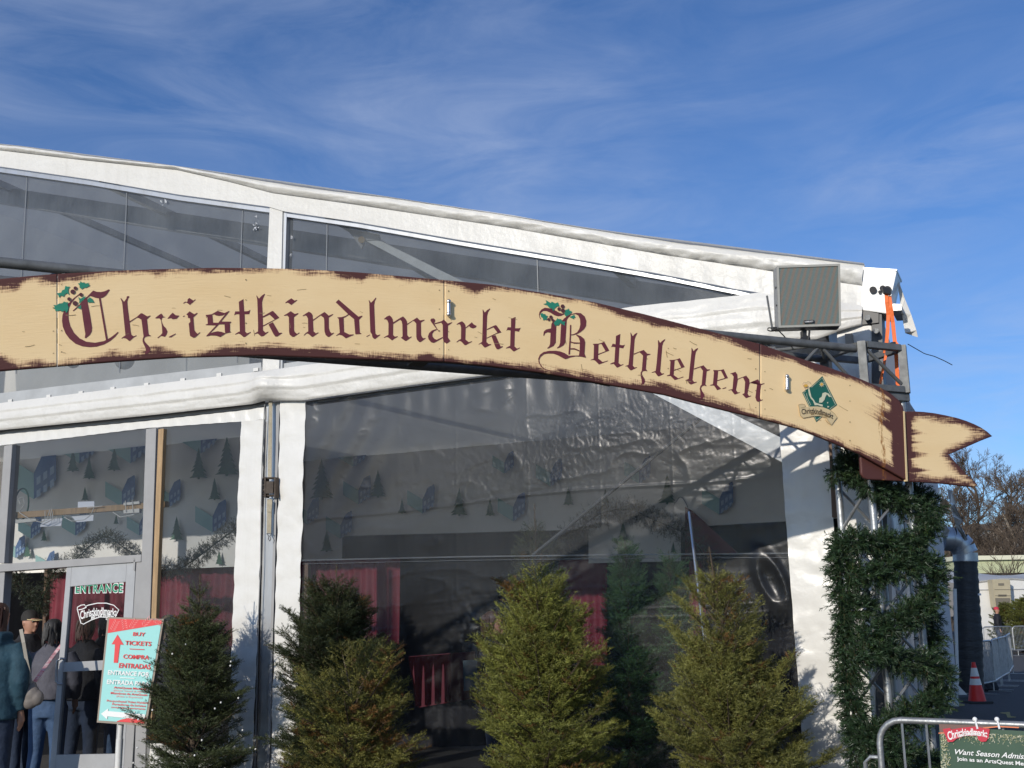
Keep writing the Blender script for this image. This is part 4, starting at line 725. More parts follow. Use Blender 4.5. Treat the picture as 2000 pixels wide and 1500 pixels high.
text('logo_lettering', 'Christkindlmarkt', [tuple(q) for q in LG([(310, 990), (1105, 1110), (1085, 1230), (330, 1120)])], S, .007, mat('logo_ink', (.06, .045, .03), .6), sign, bold=.015, warp=arcwarp(6))
text('logo_lettering', 'BETHLEHEM', [tuple(q) for q in LG([(550, 1095), (1000, 1160), (990, 1200), (550, 1130)])], S, .008, MATS['logo_line'], sign, bold=.02, warp=arcwarp(3))
# ================================================================== NEEDLE FOLIAGE
NEED = mat('needles', (.05, .07, .02), .5, attr='tint', trans=.18, spec=.35)
def needle_mesh(name, P0, D, Ln, tint, k, nl, nw, ang=55, flat=.5, seed=1, parent=None, stems=True, m=None, up=None):
    g = np.random.default_rng(seed); n = len(P0)
    t = (np.arange(k)[None, :] + g.random((n, k))) / k
    pos = P0[:, None] + D[:, None] * (Ln[:, None] * t)[:, :, None]
    upv = np.array([0, 0, 1.]); U = np.cross(D, upv); U /= np.linalg.norm(U, axis=1)[:, None] + 1e-6; Wv = np.cross(U, D)
    phi = np.where(g.random((n, k)) < .5, 0, math.pi) + g.normal(0, 1.0 - flat * .75, (n, k)) + .0
    if flat <= 0: phi = g.random((n, k)) * 2 * math.pi
    rad = U[:, None] * np.cos(phi)[:, :, None] + Wv[:, None] * (np.sin(phi) * (.9) + .22)[:, :, None]; rad /= np.linalg.norm(rad, axis=2)[:, :, None] + 1e-6
    a = np.radians(ang + g.normal(0, 11, (n, k)))[:, :, None]
    nd = D[:, None] * np.cos(a) + rad * np.sin(a)
    ln = nl * (.75 + .5 * g.random((n, k))) * (1.05 - .45 * t ** 3)
    sidev = np.cross(nd, g.normal(size=(n, k, 3))); sidev /= np.linalg.norm(sidev, axis=2)[:, :, None] + 1e-6
    A = pos - sidev * nw / 2; B = pos + sidev * nw / 2; Cc = pos + nd * ln[:, :, None]
    V = np.stack([A, B, Cc], 2).reshape(-1, 3); C = np.repeat(np.repeat(tint[:, None], k, 1)[:, :, None], 3, 2)
    C = C * (.8 + .4 * g.random((n, k, 1, 1))); C = C.reshape(-1, 3)
    if stems:
        sd = U * .0022; V2 = np.stack([P0 - sd, P0 + sd, P0 + D * Ln[:, None]], 1).reshape(-1, 3); C2 = np.tile(np.array([.10, .065, .03]), (len(V2), 1)); V = np.r_[V, V2]; C = np.r_[C, C2]
    Fc = np.arange(len(V)).reshape(-1, 3)
    return from_np(name, V, Fc, m or NEED, parent, False, col=C)
BARK = mat('bark', (.085, .06, .04), .85, bump=.4, bscale=40, var=.3)
def fir(name, base, H, R, seed, col, brown, label, leader=.22, dens=1.0, group=None, k=22, nl=.025, nw=.0036, low=.0, cat='fir tree', spiky=1.0, bare=None, pw=.42, tab=None, lean_to=0.):
    g = np.random.default_rng(seed); base = np.array(base, float); root = empty(name, base, label, cat, group)
    P0, D, Ln, T = [], [], [], []; wood = MB(); lean = g.normal(0, .012, 2)
    if tab: lean = np.array([lean_to / H, 0.])
    def prof(z):
        if tab:
            zz_ = [1.7 + (1190 - y) / FPX * base[1] for y, _ in tab][::-1]; return float(np.interp(z, zz_, [h / FPX * base[1] for _, h in tab][::-1]))
        t = (H - z) / H; return R * min(1, (max(t, 0) / .5)) ** pw * (1 - .25 * max(0, t - .8) / .2) + .02
    z = .14; ba = g.random() * 6; spr = spiky > 1.2
    def shoot(p, d, l, c):
        P0.append(p); D.append(d / np.linalg.norm(d)); Ln.append(l); T.append(c)
    while z < H - .05:
        nb = int(round((11 if z < H * .85 else 6))); sec = max(.06, prof(z) - (.035 if tab else .085))
        if spr and z > H * .72: nb = 3; sec = sec * 1.0 + .05
        for b_ in range(nb):
            ba += 2 * math.pi / nb + g.normal(0, .16); L_ = sec * g.uniform(.62, 1.16) * (1 + .10 * math.sin(ba * 2 + z * 4)); fr_ = (z / H)
            el = math.radians(16 + (40 if not spr else 34) * fr_ ** 1.1 * spiky + g.normal(0, 8)); h = np.array([math.cos(ba), math.sin(ba), 0.]); d0 = h * math.cos(el) + np.array([0, 0, math.sin(el)])
            o = base + np.array([lean[0] * z, lean[1] * z, z]); lat = np.cross(d0, [0, 0, 1.]); lat /= np.linalg.norm(lat)
            bc = col * g.uniform(.66, 1.3); isb = g.random() < brown * .6
            if g.random() < .09: continue
            if bare is not None and g.random() < bare(z / H): isb = True
            t = .16 * L_; step = .034 / dens
            wood.tube([o, o + d0 * L_ * .9], [.008, .003], 4, caps=False)
            while t < L_:
                q = o + d0 * t + np.array([0, 0, .05 * (t / max(L_, .05)) ** 2 * L_ * 2 - .03 * t]); rem = L_ - t; sp = min(.17, .085 + rem * .40) * g.uniform(.75, 1.15) * (1 if t > .35 * L_ else .75)
                for sgn in (-1, 1):
                    dd = d0 * .72 + lat * sgn * .72 + np.array([0, 0, g.normal(.06, .12)]); dd /= np.linalg.norm(dd)
                    inner = t / L_
                    if inner < .30 and g.random() < .5: continue
                    c = np.array([.17, .085, .025]) * g.uniform(.6, 1.2) if (isb and g.random() < .7) or g.random() < brown * .25 else bc * g.uniform(.8, 1.2)
                    shoot(q, dd, sp, c)
                    if sp > .10:
                        for w in (.3, .55, .78):
                            s2 = 1 if g.random() < .5 else -1; d2 = dd * .75 + np.cross(dd, [0, 0, 1.]) * s2 * .66 + np.array([0, 0, g.normal(.08, .15)]); shoot(q + dd * sp * w, d2, sp * (1 - w) * .9 + .035, c * g.uniform(.85, 1.25))
                t += step * g.uniform(.8, 1.3)
            shoot(o + d0 * (L_ * .9), d0 + np.array([0, 0, .25]), .12, bc * 1.15)
        z += g.uniform(.075, .105) / dens ** .5
    top = base + np.array([lean[0] * H, lean[1] * H, H])
    shoot(top - np.array([0, 0, .14]), np.array([lean[0], lean[1], 1.]), .16, col * 1.1)
    if leader: shoot(top, np.array([g.normal(0, .06), g.normal(0, .06), 1.]), leader, np.array([.15, .095, .03]))
    tr_ = MB(); tr_.tube([base, base + np.array([0, 0, H * .5]), top + np.array([0, 0, leader or 0])], [.035, .02, .004], 8)
    tr_.build('trunk', BARK, root, smooth=True); wood.build('branches', BARK, root)['kind'] = 'stuff'
    cr = needle_mesh('crown', np.array(P0), np.array(D), np.array(Ln), np.array(T), k, nl, nw, 52, .35, seed + 5, root)
    return root, len(P0) * k
OLIVE = np.array([.195, .205, .045]); SHADEG = np.array([.062, .078, .032]); MIDG = np.array([.115, .125, .028]); KHAKI = np.array([.170, .170, .044])  # the dark green also puts the shade on the left firs into needle colour
def gp(px, d):
    """ground point seen under picture column px at depth d"""
    r_ = ray(px, 1190); r_ = r_ / r_[1] * d; return np.array([r_[0], d, 0])
NT = 0
for nm, px, d, H, R, sd, c, br, lab, kw in [
    ('fir_tree', 388, 9.0, 1.96, .54, 11, SHADEG * 1.15, .03, 'dark green cut fir standing between the ticket sign and the white wall strip', dict(leader=.10, tab=[(1125, 6), (1180, 25), (1200, 40), (1250, 68), (1300, 98), (1350, 112), (1420, 118), (1480, 108), (1600, 70)])),
    ('fir_tree', 656, 8.35, 1.97, .50, 12, SHADEG * .75, .04, 'darkest fir tree half hidden behind the short bushy fir left of centre', dict(leader=.12, tab=[(1122, 8), (1150, 32), (1180, 64), (1210, 84), (1250, 108), (1300, 130), (1350, 142), (1450, 135), (1600, 90)])),
    ('fir_tree', 692, 7.45, 1.27, .60, 13, np.array([.185, .175, .042]), .16, 'short bushy olive fir with brown patches in front of the darkest fir', dict(leader=0, tab=[(1262, 25), (1280, 62), (1310, 104), (1350, 130), (1400, 148), (1450, 150), (1500, 140), (1620, 100)])),
    ('fir_tree', 1058, 7.25, 1.83, .585, 14, OLIVE, .14, 'bright yellow green fir in the middle in front of the film wall', dict(leader=0, tab=[(1148, 20), (1160, 48), (1180, 76), (1200, 92), (1250, 120), (1300, 142), (1350, 160), (1400, 168), (1450, 167), (1500, 152), (1620, 110)])),
    ('fir_tree', 1432, 6.95, 1.86, .62, 15, KHAKI, .15, 'brownish fir with a sparse spiky top beside the steel rod', dict(leader=.24, spiky=1.35, lean_to=-.13, tab=[(1145, 14), (1165, 38), (1200, 80), (1240, 104), (1300, 118), (1350, 140), (1400, 162), (1450, 178), (1500, 190), (1620, 140)])),
    ]:
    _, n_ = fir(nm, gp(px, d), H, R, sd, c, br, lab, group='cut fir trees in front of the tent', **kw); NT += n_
_, n_ = fir('fir_tree', gp(1052, 9.8), 2.42, .52, 16, SHADEG * .8, .05, 'dim fir inside the tent behind the film, its thin tip above the middle fir', leader=.25, dens=.8, k=16); NT += n_
for px, d, H, R, sd, lab in [(1225, 10.6, 2.36, .42, 21, 'tall narrow artificial tree inside the film wall, nearer the middle fir'), (1318, 10.8, 2.28, .38, 22, 'narrow artificial tree inside the film wall beside the steel rod')]:
    _, n_ = fir('artificial_tree', gp(px, d), H, R, sd, np.array([.07, .15, .055]), .0, lab, leader=0, dens=.75, k=16, nl=.03, nw=.005, group='green artificial trees inside the tent', cat='tree'); NT += n_
for px, d, H, R, sd, lab in [(1962, 43, 1.75, .7, 31, 'small fir standing by the far white marquee under the wall unit'), (2002, 42, 1.9, .9, 32, 'far reddish green fir at the right edge beside the white marquee')]:
    _, n_ = fir('fir_tree', gp(px, d), H, R, sd, MIDG, .1, lab, leader=.1, dens=.4, k=8, nl=.06, nw=.02); NT += n_
gL = random.Random(4); b = MB()
for _ in range(34):
    a_ = gL.uniform(0, 6.28); z_ = gL.uniform(.5, 1.55); rr_ = .50 * min(1, (1.95 - z_) / .8) * gL.uniform(.85, 1.0); b.sphere(gp(388, 9.0) + np.array([rr_ * math.cos(a_), rr_ * math.sin(a_), z_]), .008, 6, 4)
tag(b.build('string_lights', mat('unlit_bulb', (.75, .74, .70), .3)), 'tiny unlit white bulbs strung over the dark green fir by the ticket sign', 'string lights', kind='stuff')
# steel rod leaning by the right fir
b = MB(); p0 = F.at(1346, 1000, .20); p1 = F.at(1377, 1260, .55); p2 = p1 + (p1 - p0) * 1.6; b.tube([p0, p1], .011, 10)
rod = tag(b.build('steel_rod', mat('shiny_rod', (.55, .55, .53), .25, metal=.9), smooth=True), 'shiny steel rod leaning up out of the brownish fir against the film', 'rod')
b = MB(); a = F.at(1346, 1000, .20); b.tube([F.at(x, y, .2) for x, y in interp([(1346, 1000), (1341, 985), (1333, 972), (1327, 970), (1322, 978), (1316, 985)], 12)], .003, 5); b.build('wire_loop', DSTEEL, rod)
def garland(name, paths, r, nper_m, seed, label, col, parent=None, k=14, nl=.042, nw=.0055, sl0=.13, group=None):
    g = np.random.default_rng(seed); root = empty(name, paths[0][0], label, 'garland', group)
    core = MB(); P0, D, Ln, T = [], [], [], []
    for path in paths:
        P_ = np.array(path, float); seg = np.linalg.norm(np.diff(P_, axis=0), axis=1); cum = np.r_[0, np.cumsum(seg)]; Lt = cum[-1]; n = int(Lt * nper_m)
        core.tube(list(P_), .008, 5)
        for i in range(n):
            s_ = g.random() * Lt; j = min(np.searchsorted(cum, s_) - 1, len(seg) - 1); j = max(j, 0); u = (s_ - cum[j]) / seg[j]; c = P_[j] * (1 - u) + P_[j + 1] * u; d = (P_[j + 1] - P_[j]) / seg[j]
            v = g.normal(size=3); v -= d * np.dot(v, d); v /= np.linalg.norm(v); rr = r * (.8 + .5 * fbm(s_ * 5, seed, 2, 3)) 
            ll = min(sl0, rr) * g.uniform(.7, 1.2)
            q = c + v * rr * g.uniform(0, .55) + g.normal(0, .01, 3)
            dd = v + d * g.normal(.25, .55) + np.array([0, 0, -.12]); P0.append(q); D.append(dd / np.linalg.norm(dd)); Ln.append(ll); T.append(col * g.uniform(.6, 1.35) * (np.array([1.5, 1.4, .9]) if g.random() < .08 else 1))
    core.build('wire_core', mat('garland_core', (.015, .03, .015), .8), root)
    needle_mesh('foliage', np.array(P0), np.array(D), np.array(Ln), np.array(T), k, nl, nw, 42, 0, seed + 3, root, stems=True, m=mat('pvc_needles', (.03, .06, .03), .5, attr='tint', trans=.1))
    return root
# ================================================================== TRUSS TOWER
s0 = float(np.dot(S.at(1721, 1190, -.16) - S.p, ES)); tw = .30; o1, o2 = -.16, -.46
tower = empty('sign_truss', sl_(s0 + tw / 2, 0, (o1 + o2) / 2), 'grey box truss tower and beam that carry the ribbon sign, wound with garland', 'truss')
zt0, zt1 = 3.03, 3.31
for ds in (0, tw):
    for oo in (o1, o2):
        b = MB(); b.tube([sl_(s0 + ds, 0, oo), sl_(s0 + ds, zt0, oo)], .0235, 12); b.build('chord', STEEL, tower, smooth=True)
def lattice(pa, pb, z0, z1, n, flip):
    for i in range(n):
        a = z0 + (z1 - z0) * i / n; c = z0 + (z1 - z0) * (i + 1) / n; A, B_2 = (pa, pb) if (i + flip) % 2 == 0 else (pb, pa)
        b = MB(); b.tube([sl_(A[0], a, A[1]), sl_(B_2[0], c, B_2[1])], .0095, 8); b.build('brace', STEEL, tower, smooth=True)
lattice((s0, o1), (s0 + tw, o1), .05, 2.99, 11, 0); lattice((s0, o2), (s0 + tw, o2), .05, 2.99, 11, 1); lattice((s0, o1), (s0, o2), .05, 2.99, 11, 1); lattice((s0 + tw, o1), (s0 + tw, o2), .05, 2.99, 11, 0)
# corner block: open cube frame of flat bars
b = MB(); X0, X1 = s0 - .035, s0 + tw + .035; Y0, Y1 = o1 + .035, o2 - .035
for oo in (Y0, Y1):
    for x in (X0 + .025, X1 - .025): b.bar(sl_(x, zt0, oo), sl_(x, zt1 + .03, oo), .05, .05, EF)
    for z in (zt0 + .02, zt1 + .012): b.bar(sl_(X0 + .0505, z, oo), sl_(X1 - .0505, z, oo), .045, .04)
for x in (X0 + .0245, X1 - .0245):
    for z in (zt0 + .02, zt1 + .012): b.bar(sl_(x, z, Y0 - .0255), sl_(x, z, Y1 + .0255), .04, .04)
b.build('corner_block', DSTEEL, tower, bevel=.002)
b = MB(); b.tube([sl_(X0 + .06, zt1 - .02, Y0), sl_(X1 - .06, zt0 + .06, Y0)], .012, 8); b.build('brace', DSTEEL, tower, smooth=True)
b = MB(); b.prism([sl_(X0, zt0 - .05, Y0 + .004), sl_(X1, zt0 - .05, Y0 + .004), sl_(X1, zt0 + .0, Y0 + .004), sl_(X0, zt0 + .0, Y0 + .004)], -NS * .38); b.build('base_plate', DSTEEL, tower, bevel=.002)
for z, oo in ((zt1 - .01, o1), (zt1 - .01, o2), (zt0 + .02, o1), (zt0 + .02, o2)):
    b = MB(); b.tube([sl_(X0, z, oo), sl_(X0 - 6.5, z + (.02 if z > 3.2 else 0), oo)], .026, 12); b.build('chord', DSTEEL, tower, smooth=True)
for i in range(22):
    xa = X0 - .27 * i; xb = X0 - .27 * (i + 1); za, zb = (zt1 - .01, zt0 + .02) if i % 2 else (zt0 + .02, zt1 - .01)
    for oo in (o1, o2):
        b = MB(); b.tube([sl_(xa, za, oo), sl_(xb, zb, oo)], .011, 8); b.build('brace', DSTEEL, tower, smooth=True)
    b = MB(); b.tube([sl_(xa, zt1 - .01, o1 if i % 2 else o2), sl_(xb, zt1 - .01, o2 if i % 2 else o1)], .011, 8); b.build('brace', DSTEEL, tower, smooth=True)
# other tower, out of the frame on the left
for ds in (0, tw):
    for oo in (o1, o2):
        b = MB(); b.tube([sl_(X0 - 5.6 + ds, 0, oo), sl_(X0 - 5.6 + ds, zt0, oo)], .0235, 12); b.build('chord', STEEL, tower, smooth=True)
# garland on the tower: picture points placed on the tower faces
def gp3(pts, oo): return [S.at(x, y, oo) for x, y in interp(pts, 22)]
gc = np.array([.026, .054, .022])
gpaths = [gp3([(1650, 875), (1668, 905), (1690, 938), (1740, 968), (1790, 966), (1815, 980), (1822, 1010)], -.22),
          gp3([(1822, 1010), (1812, 1050), (1760, 1068), (1700, 1060), (1655, 1055), (1642, 1090)], -.08),
          gp3([(1642, 1050), (1640, 1110), (1650, 1180), (1652, 1260), (1660, 1340), (1672, 1420), (1680, 1500), (1684, 1640)], -.16),
          gp3([(1660, 1120), (1700, 1128), (1750, 1110), (1800, 1098), (1830, 1108)], -.06),
          gp3([(1830, 1108), (1828, 1150), (1805, 1185), (1770, 1205), (1720, 1232), (1680, 1250)], -.06),
          gp3([(1665, 1290), (1720, 1270), (1780, 1295), (1830, 1300), (1842, 1330)], -.06),
          gp3([(1842, 1330), (1838, 1365), (1810, 1385), (1770, 1400), (1712, 1430), (1680, 1450)], -.08),
          gp3([(1650, 1190), (1700, 1180)], -.12), gp3([(1812, 1195), (1822, 1250), (1828, 1300)], -.2), gp3([(1690, 948), (1745, 975), (1800, 1000), (1812, 1040)], -.16),
          gp3([(1690, 1470), (1760, 1470), (1820, 1490), (1850, 1530)], -.06),
          gp3([(1628, 915), (1645, 930), (1672, 925), (1660, 900)], -.30)]
garland('garland', gpaths, .076, 760, 41, 'thick dark green garland wound around the truss tower at the right', gc, k=22, nl=.030, nw=.0056, sl0=.085)
# small lamp bulbs and white stones on the tower ignored; speaker
SPK = Plane((0, 6.62, 0), (.03, -1, -.03))
spk = empty('speaker', SPK.at(1578, 640), 'square grey loudspeaker with mesh grille standing above the sign', 'loudspeaker')
GRILL = mat('speaker_grille', (.17, .175, .16), .6)
nt = GRILL.node_tree; bs = nt.nodes['Principled BSDF']; tcn = nt.nodes.new('ShaderNodeTexCoord'); mpn = nt.nodes.new('ShaderNodeMapping'); mpn.inputs['Rotation'].default_value = (0, math.radians(-17), 0)
wv = nt.nodes.new('ShaderNodeTexWave'); wv.inputs['Scale'].default_value = 9.0; wv.inputs['Distortion'].default_value = .6; rp = nt.nodes.new('ShaderNodeMixRGB'); rp.inputs[1].default_value = (.20, .155, .12, 1); rp.inputs[2].default_value = (.12, .17, .165, 1)
vr = nt.nodes.new('ShaderNodeTexVoronoi'); vr.inputs['Scale'].default_value = 210; vm = nt.nodes.new('ShaderNodeMixRGB'); vm.blend_type = 'MULTIPLY'; vm.inputs[0].default_value = .7
nt.links.new(tcn.outputs['Object'], mpn.inputs[0]); nt.links.new(mpn.outputs[0], wv.inputs[0]); nt.links.new(wv.outputs[0], rp.inputs[0]); nt.links.new(tcn.outputs['Object'], vr.inputs[0]); nt.links.new(rp.outputs[0], vm.inputs[1]); nt.links.new(vr.outputs['Distance'], vm.inputs[2])
mrn = nt.nodes.new('ShaderNodeMapRange'); mrn.inputs['From Max'].default_value = .5; mrn.inputs['To Min'].default_value = .55; mrn.inputs['To Max'].default_value = 1.0; nt.links.new(vr.outputs['Distance'], mrn.inputs[0]); nt.links.new(mrn.outputs[0], vm.inputs[2]); nt.links.new(vm.outputs[0], bs.inputs['Base Color'])
q = [(1517, 519), (1641, 515), (1643, 636), (1521, 640)]
def spq(k, off): c = np.mean(q, 0); return [SPK.at(*(c + (np.array(p) - c) * k), off) for p in q]
fr_, bk_ = spq(1, 0), [p + np.array([0, .26, 0]) for p in spq(.72, 0)]; fm_ = [p + np.array([0, .10, 0]) for p in spq(1, 0)]
def cab(name, A, B, m):
    b = MB(); n = 4; b.add(list(A) + list(B), [(0, 1, 5, 4), (1, 2, 6, 5), (2, 3, 7, 6), (3, 0, 4, 7), (0, 1, 2, 3), (4, 5, 6, 7)]); return b.build(name, m, spk, bevel=.004)
CAB = mat('grey_speaker_cabinet', (.30, .30, .29), .5, bump=.1); cab('cabinet', fr_, fm_, CAB)
o = MB(); o.add(list(fm_) + list(bk_), [(0, 1, 5, 4), (1, 2, 6, 5), (2, 3, 7, 6), (3, 0, 4, 7), (4, 5, 6, 7)]); o.build('cabinet_back', CAB, spk, smooth=False)
for y in (.33, .62):
    b = MB(); A = fr_[0] * (1 - y) + fr_[3] * y; Bk = bk_[0] * (1 - y) + bk_[3] * y; b.bar(A + np.array([-.004, .02, 0]), Bk + np.array([-.006, 0, 0]), .008, .006); b.build('side_rib', BLACK, spk)
b = MB(); A, Bq = spq(.925, .006), spq(.925, .001); b.add(A + Bq, [(0, 1, 2, 3), (4, 5, 6, 7), (0, 1, 5, 4), (1, 2, 6, 5), (2, 3, 7, 6), (3, 0, 4, 7)]); b.build('grille', GRILL, spk)
b = MB(); A, Bq = spq(1.0, .012), spq(.93, .012); A2_, B2_ = spq(1.0, -.001), spq(.93, -.001)
for i in range(4): j = (i + 1) % 4; b.add([A[i], A[j], Bq[j], Bq[i], A2_[i], A2_[j], B2_[j], B2_[i]], [(0, 1, 2, 3), (4, 5, 6, 7), (0, 1, 5, 4), (2, 3, 7, 6)])
b.build('grille_frame', mat('speaker_frame', (.36, .35, .31), .45, bump=.1), spk)
b = MB(); b.prism([SPK.at(x, y, .014) for x, y in [(1570, 626), (1590, 625), (1590, 630), (1570, 631)]], SPK.n * .004); b.build('badge', BLACK, spk)
text('badge_lettering', 'COMMUNITY', [(1571.5, 627), (1588.5, 626.2), (1588.5, 629), (1571.5, 629.8)], SPK, .0195, mat('badge_white', (.7, .7, .7), .5), spk, bold=.02)
b = MB(); b.bar(SPK.at(1508, 642, -.06), SPK.at(1636, 641, -.06), .05, .012); b.build('yoke', BLACKM, spk)
b = MB(); b.prism([SPK.at(x, y, -.04) for x, y in [(1568, 643), (1576, 643), (1576, 655), (1583, 658), (1583, 668), (1575, 676), (1563, 676), (1562, 662), (1569, 656)]], np.array([0, .07, 0])); b.build('yoke_clamp', BLACKM, spk, bevel=.003)
b = MB(); b.tube([SPK.at(1581, 646, -.03), SPK.at(1578, 676, -.03)], .007, 6); b.build('yoke_clamp', BLACKM, spk)
b = MB(); b.tube([SPK.at(1498, 578, -.2), SPK.at(1508, 640, -.14)], .007, 6); b.build('safety_bar', DSTEEL, spk)
b = MB(); b.tube([SPK.at(x, y, -.05) for x, y in interp([(1508, 641), (1500, 640), (1499, 645), (1506, 647), (1520, 645), (1531, 656), (1540, 668), (1548, 680)], 26)], .004, 6); b.build('cable', BLACK, spk, smooth=True)
# orange straps
ors = empty('ratchet_strap', F.at(1735, 640, .1), 'orange lashing strap looped from the tent corner bolts to the truss', 'strap')
OP = Plane(sl_(s0 + .2, 3, -.30), (0, -1, 0))
def orange(name, pts, w, zig=.012):
    b = MB(); p = np.array(pts, float); d = np.gradient(p, axis=0); d /= np.linalg.norm(d, axis=1)[:, None]; n_ = np.c_[-d[:, 1], d[:, 0]]; 
    for i in range(len(p) - 1):
        a, c = p[i], p[i + 1]; o_a, o_c = zig * math.sin(i * 1.9), zig * math.sin((i + 1) * 1.9)
        b.prism([OP.at(*(a + n_[i] * w / 2), o_a), OP.at(*(c + n_[i + 1] * w / 2), o_c), OP.at(*(c - n_[i + 1] * w / 2), o_c + .006), OP.at(*(a - n_[i] * w / 2), o_a + .006)], np.array([0, .003, 0]))
    b.build(name, ORANGE, ors)
orange('webbing', [(1731, 571), (1732, 590), (1735, 615), (1734, 645), (1731, 675), (1728, 690)], 7)
orange('webbing', [(1737, 578), (1740, 600), (1744, 630), (1747, 660), (1750, 684), (1752, 720), (1754, 760), (1756, 775)], 7.5)
orange('webbing', [(1729, 684), (1738, 678), (1748, 676), (1755, 683)], 5)
orange('webbing', [(1731, 690), (1726, 715), (1722, 735), (1719, 752)], 5)
orange('webbing', [(1749, 668), (1754, 675), (1756, 686)], 6)
b = MB(); b.prism([OP.at(x, y, .03) for x, y in [(1740, 668), (1750, 667), (1750, 680), (1741, 681)]], np.array([0, .03, 0])); b.prism([OP.at(x, y, .03) for x, y in [(1724, 560), (1738, 562), (1741, 576), (1727, 572)]], np.array([0, .03, 0])); b.build('buckle', BLACKM, ors, bevel=.003)
# loose wire in the air by the corner
b = MB(); b.tube([F.at(x, y, -.2) for x, y in interp([(1773, 672), (1806, 691), (1825, 696), (1845, 705), (1860, 713)], 20)], .003, 5); b.build('loose_wire', BLACK, tent)
# ================================================================== INTERIOR
def fpoly(name, pts, off, m, lab, cat, thick=.004, parent=None, group=None):
    b = MB(); b.prism([F.at(x, y, off) for x, y in pts], -NF * thick); o = b.build(name, m, parent)
    return tag(o, lab, cat, group) if parent is None else o
ban = empty('backdrop_banner', F.at(500, 1100, -1.7), 'white backdrop banner printed with blue houses and fir trees behind the film', 'banner')
TEALP = mat('print_teal', (.30, .48, .46), .8); BLUEP = mat('print_blue', (.085, .16, .33), .8, var=.2, vscale=20); TREEP = mat('print_green', (.06, .14, .09), .8, var=.3, vscale=30); WINP = mat('print_window', (.30, .40, .54), .8)
bd = lambda a: (lambda U, V, Sx, Z: a * (fbm(Sx * 2.4, Z * 1.3, 3, 77) - .45) + .012 * np.sin(Sx * 9 + 2 * fbm(Sx, Z, 2, 4)))
sheet('banner_cloth', [(-300, 560), (486, 590)], [(-300, 1130), (20, 1120), (310, 1112), (486, 1106)], F, -2.22, 90, 20, bd(.02), BANNER, ban)
sheet('banner_cloth', [(440, 590), (668, 590)], [(440, 1107), (668, 1098)], F, -4.22, 30, 20, bd(.02), BANNER, ban)
sheet('banner_cloth', [(668, 590), (1150, 600)], [(668, 1047), (1150, 1034)], F, -4.22, 60, 20, bd(.02), BANNER, ban)
sheet('banner_cloth', [(1150, 600), (1330, 610)], [(1150, 1100), (1330, 1096)], F, -4.22, 30, 20, bd(.02), BANNER, ban)
sheet('banner_cloth', [(1330, 610), (1640, 620)], [(1330, 1030), (1640, 1012)], F, -4.22, 40, 20, bd(.02), BANNER, ban)
kprint = [0]
def house(x, y, s):
    """printed toy house, lower corner at x, y"""
    o = -2.16 if x < 520 else -4.16; w = 26 * s
    Lf = [(x - w, y - 40 * s), (x, y - 24 * s), (x, y), (x - w, y - 16 * s)]; Rt = [(x, y - 24 * s), (x + w * .35, y - 44 * s), (x + w * .75, y - 50 * s), (x + w * .8, y - 46 * s), (x + w * .8, y - 18 * s), (x, y)]
    polys('print_house', [Lf], F, o, TEALP, ban); polys('print_house', [Rt], F, o, BLUEP, ban); wins = []
    for i in range(3):
        for j in range(2):
            a = x + w * (.10 + .24 * i); yy = y - 16 * s * 1 - (a - x) * .72 * 1.0 + (j * 12 * s) - 2 * s; wins.append([(a, yy), (a + w * .14, yy - w * .1), (a + w * .14, yy - w * .1 + 7 * s), (a, yy + 7 * s)])
    polys('print_window', wins, F, o + .003, WINP, ban, step=.0001)
def ptree(x, y, h):
    r_ = random.Random(int(x * 7 + y)); pts = [(x, y - h)]; n_ = 8
    for i in range(1, n_): t = i / n_; w = h * .30 * t; pts += [(x + w * r_.uniform(.8, 1.2), y - h + h * t + h * .02), (x + w * .6, y - h + h * t - h * .01)]
    pts += [(x + h * .30, y - h * .04), (x + h * .04, y - h * .06), (x + h * .03, y), (x - h * .03, y), (x - h * .04, y - h * .06), (x - h * .30, y - h * .03)]
    for i in range(n_ - 1, 0, -1): t = i / n_; w = h * .30 * t; pts += [(x - w * .6, y - h + h * t - h * .01), (x - w * r_.uniform(.8, 1.2), y - h + h * t + h * .02)]
    polys('print_tree', [pts], F, -2.155 if x < 520 else -4.155, TREEP, ban)
for x, y, s in [(66, 975, 2.1), (155, 905, 1.5), (255, 905, 1.7), (392, 886, 1.5), (330, 990, 1.1), (238, 990, 1.25), (60, 1052, .95), (147, 1046, 1.0), (272, 1046, .95), (415, 1040, 1.3), (90, 1115, .8), (30, 1090, .9), (690, 912, 1.2), (700, 985, 1.15), (825, 1003, 1.15), (1002, 1018, 1.15), (1075, 950, 1.1), (665, 1052, 1.1), (600, 1025, 1.1), (985, 925, .9), (1405, 1005, 1.3), (1248, 945, 1.1), (640, 880, 1.1)]: house(x, y, s)
for x, y, h in [(142, 922, 45), (174, 936, 44), (223, 920, 47), (166, 978, 28), (388, 936, 62), (443, 930, 78), (419, 977, 44), (345, 1056, 48), (227, 1024, 20), (86, 1057, 24), (53, 1088, 30), (428, 1103, 28), (628, 976, 80), (738, 972, 55), (785, 1003, 30), (897, 1008, 56), (957, 1008, 34), (638, 1078, 44), (1110, 987, 38), (1182, 984, 30), (1303, 985, 60), (1217, 1060, 42), (1315, 1080, 22)]: ptree(x, y, h)
def pleats(a, f): return lambda U, V, Sx, Z: a * np.sin(Sx * f + 2.5 * fbm(Sx * 2, Z * .6, 2, 3)) * (.4 + .6 * V)
tag(sheet('burgundy_curtain', [(540, 1100), (668, 1092), (782, 1090)], [(540, 1270), (668, 1262), (776, 1258)], F, -3.3, 160, 16, pleats(.035, 38), REDC), 'burgundy curtain behind the big film left of the black doorway', 'curtain')
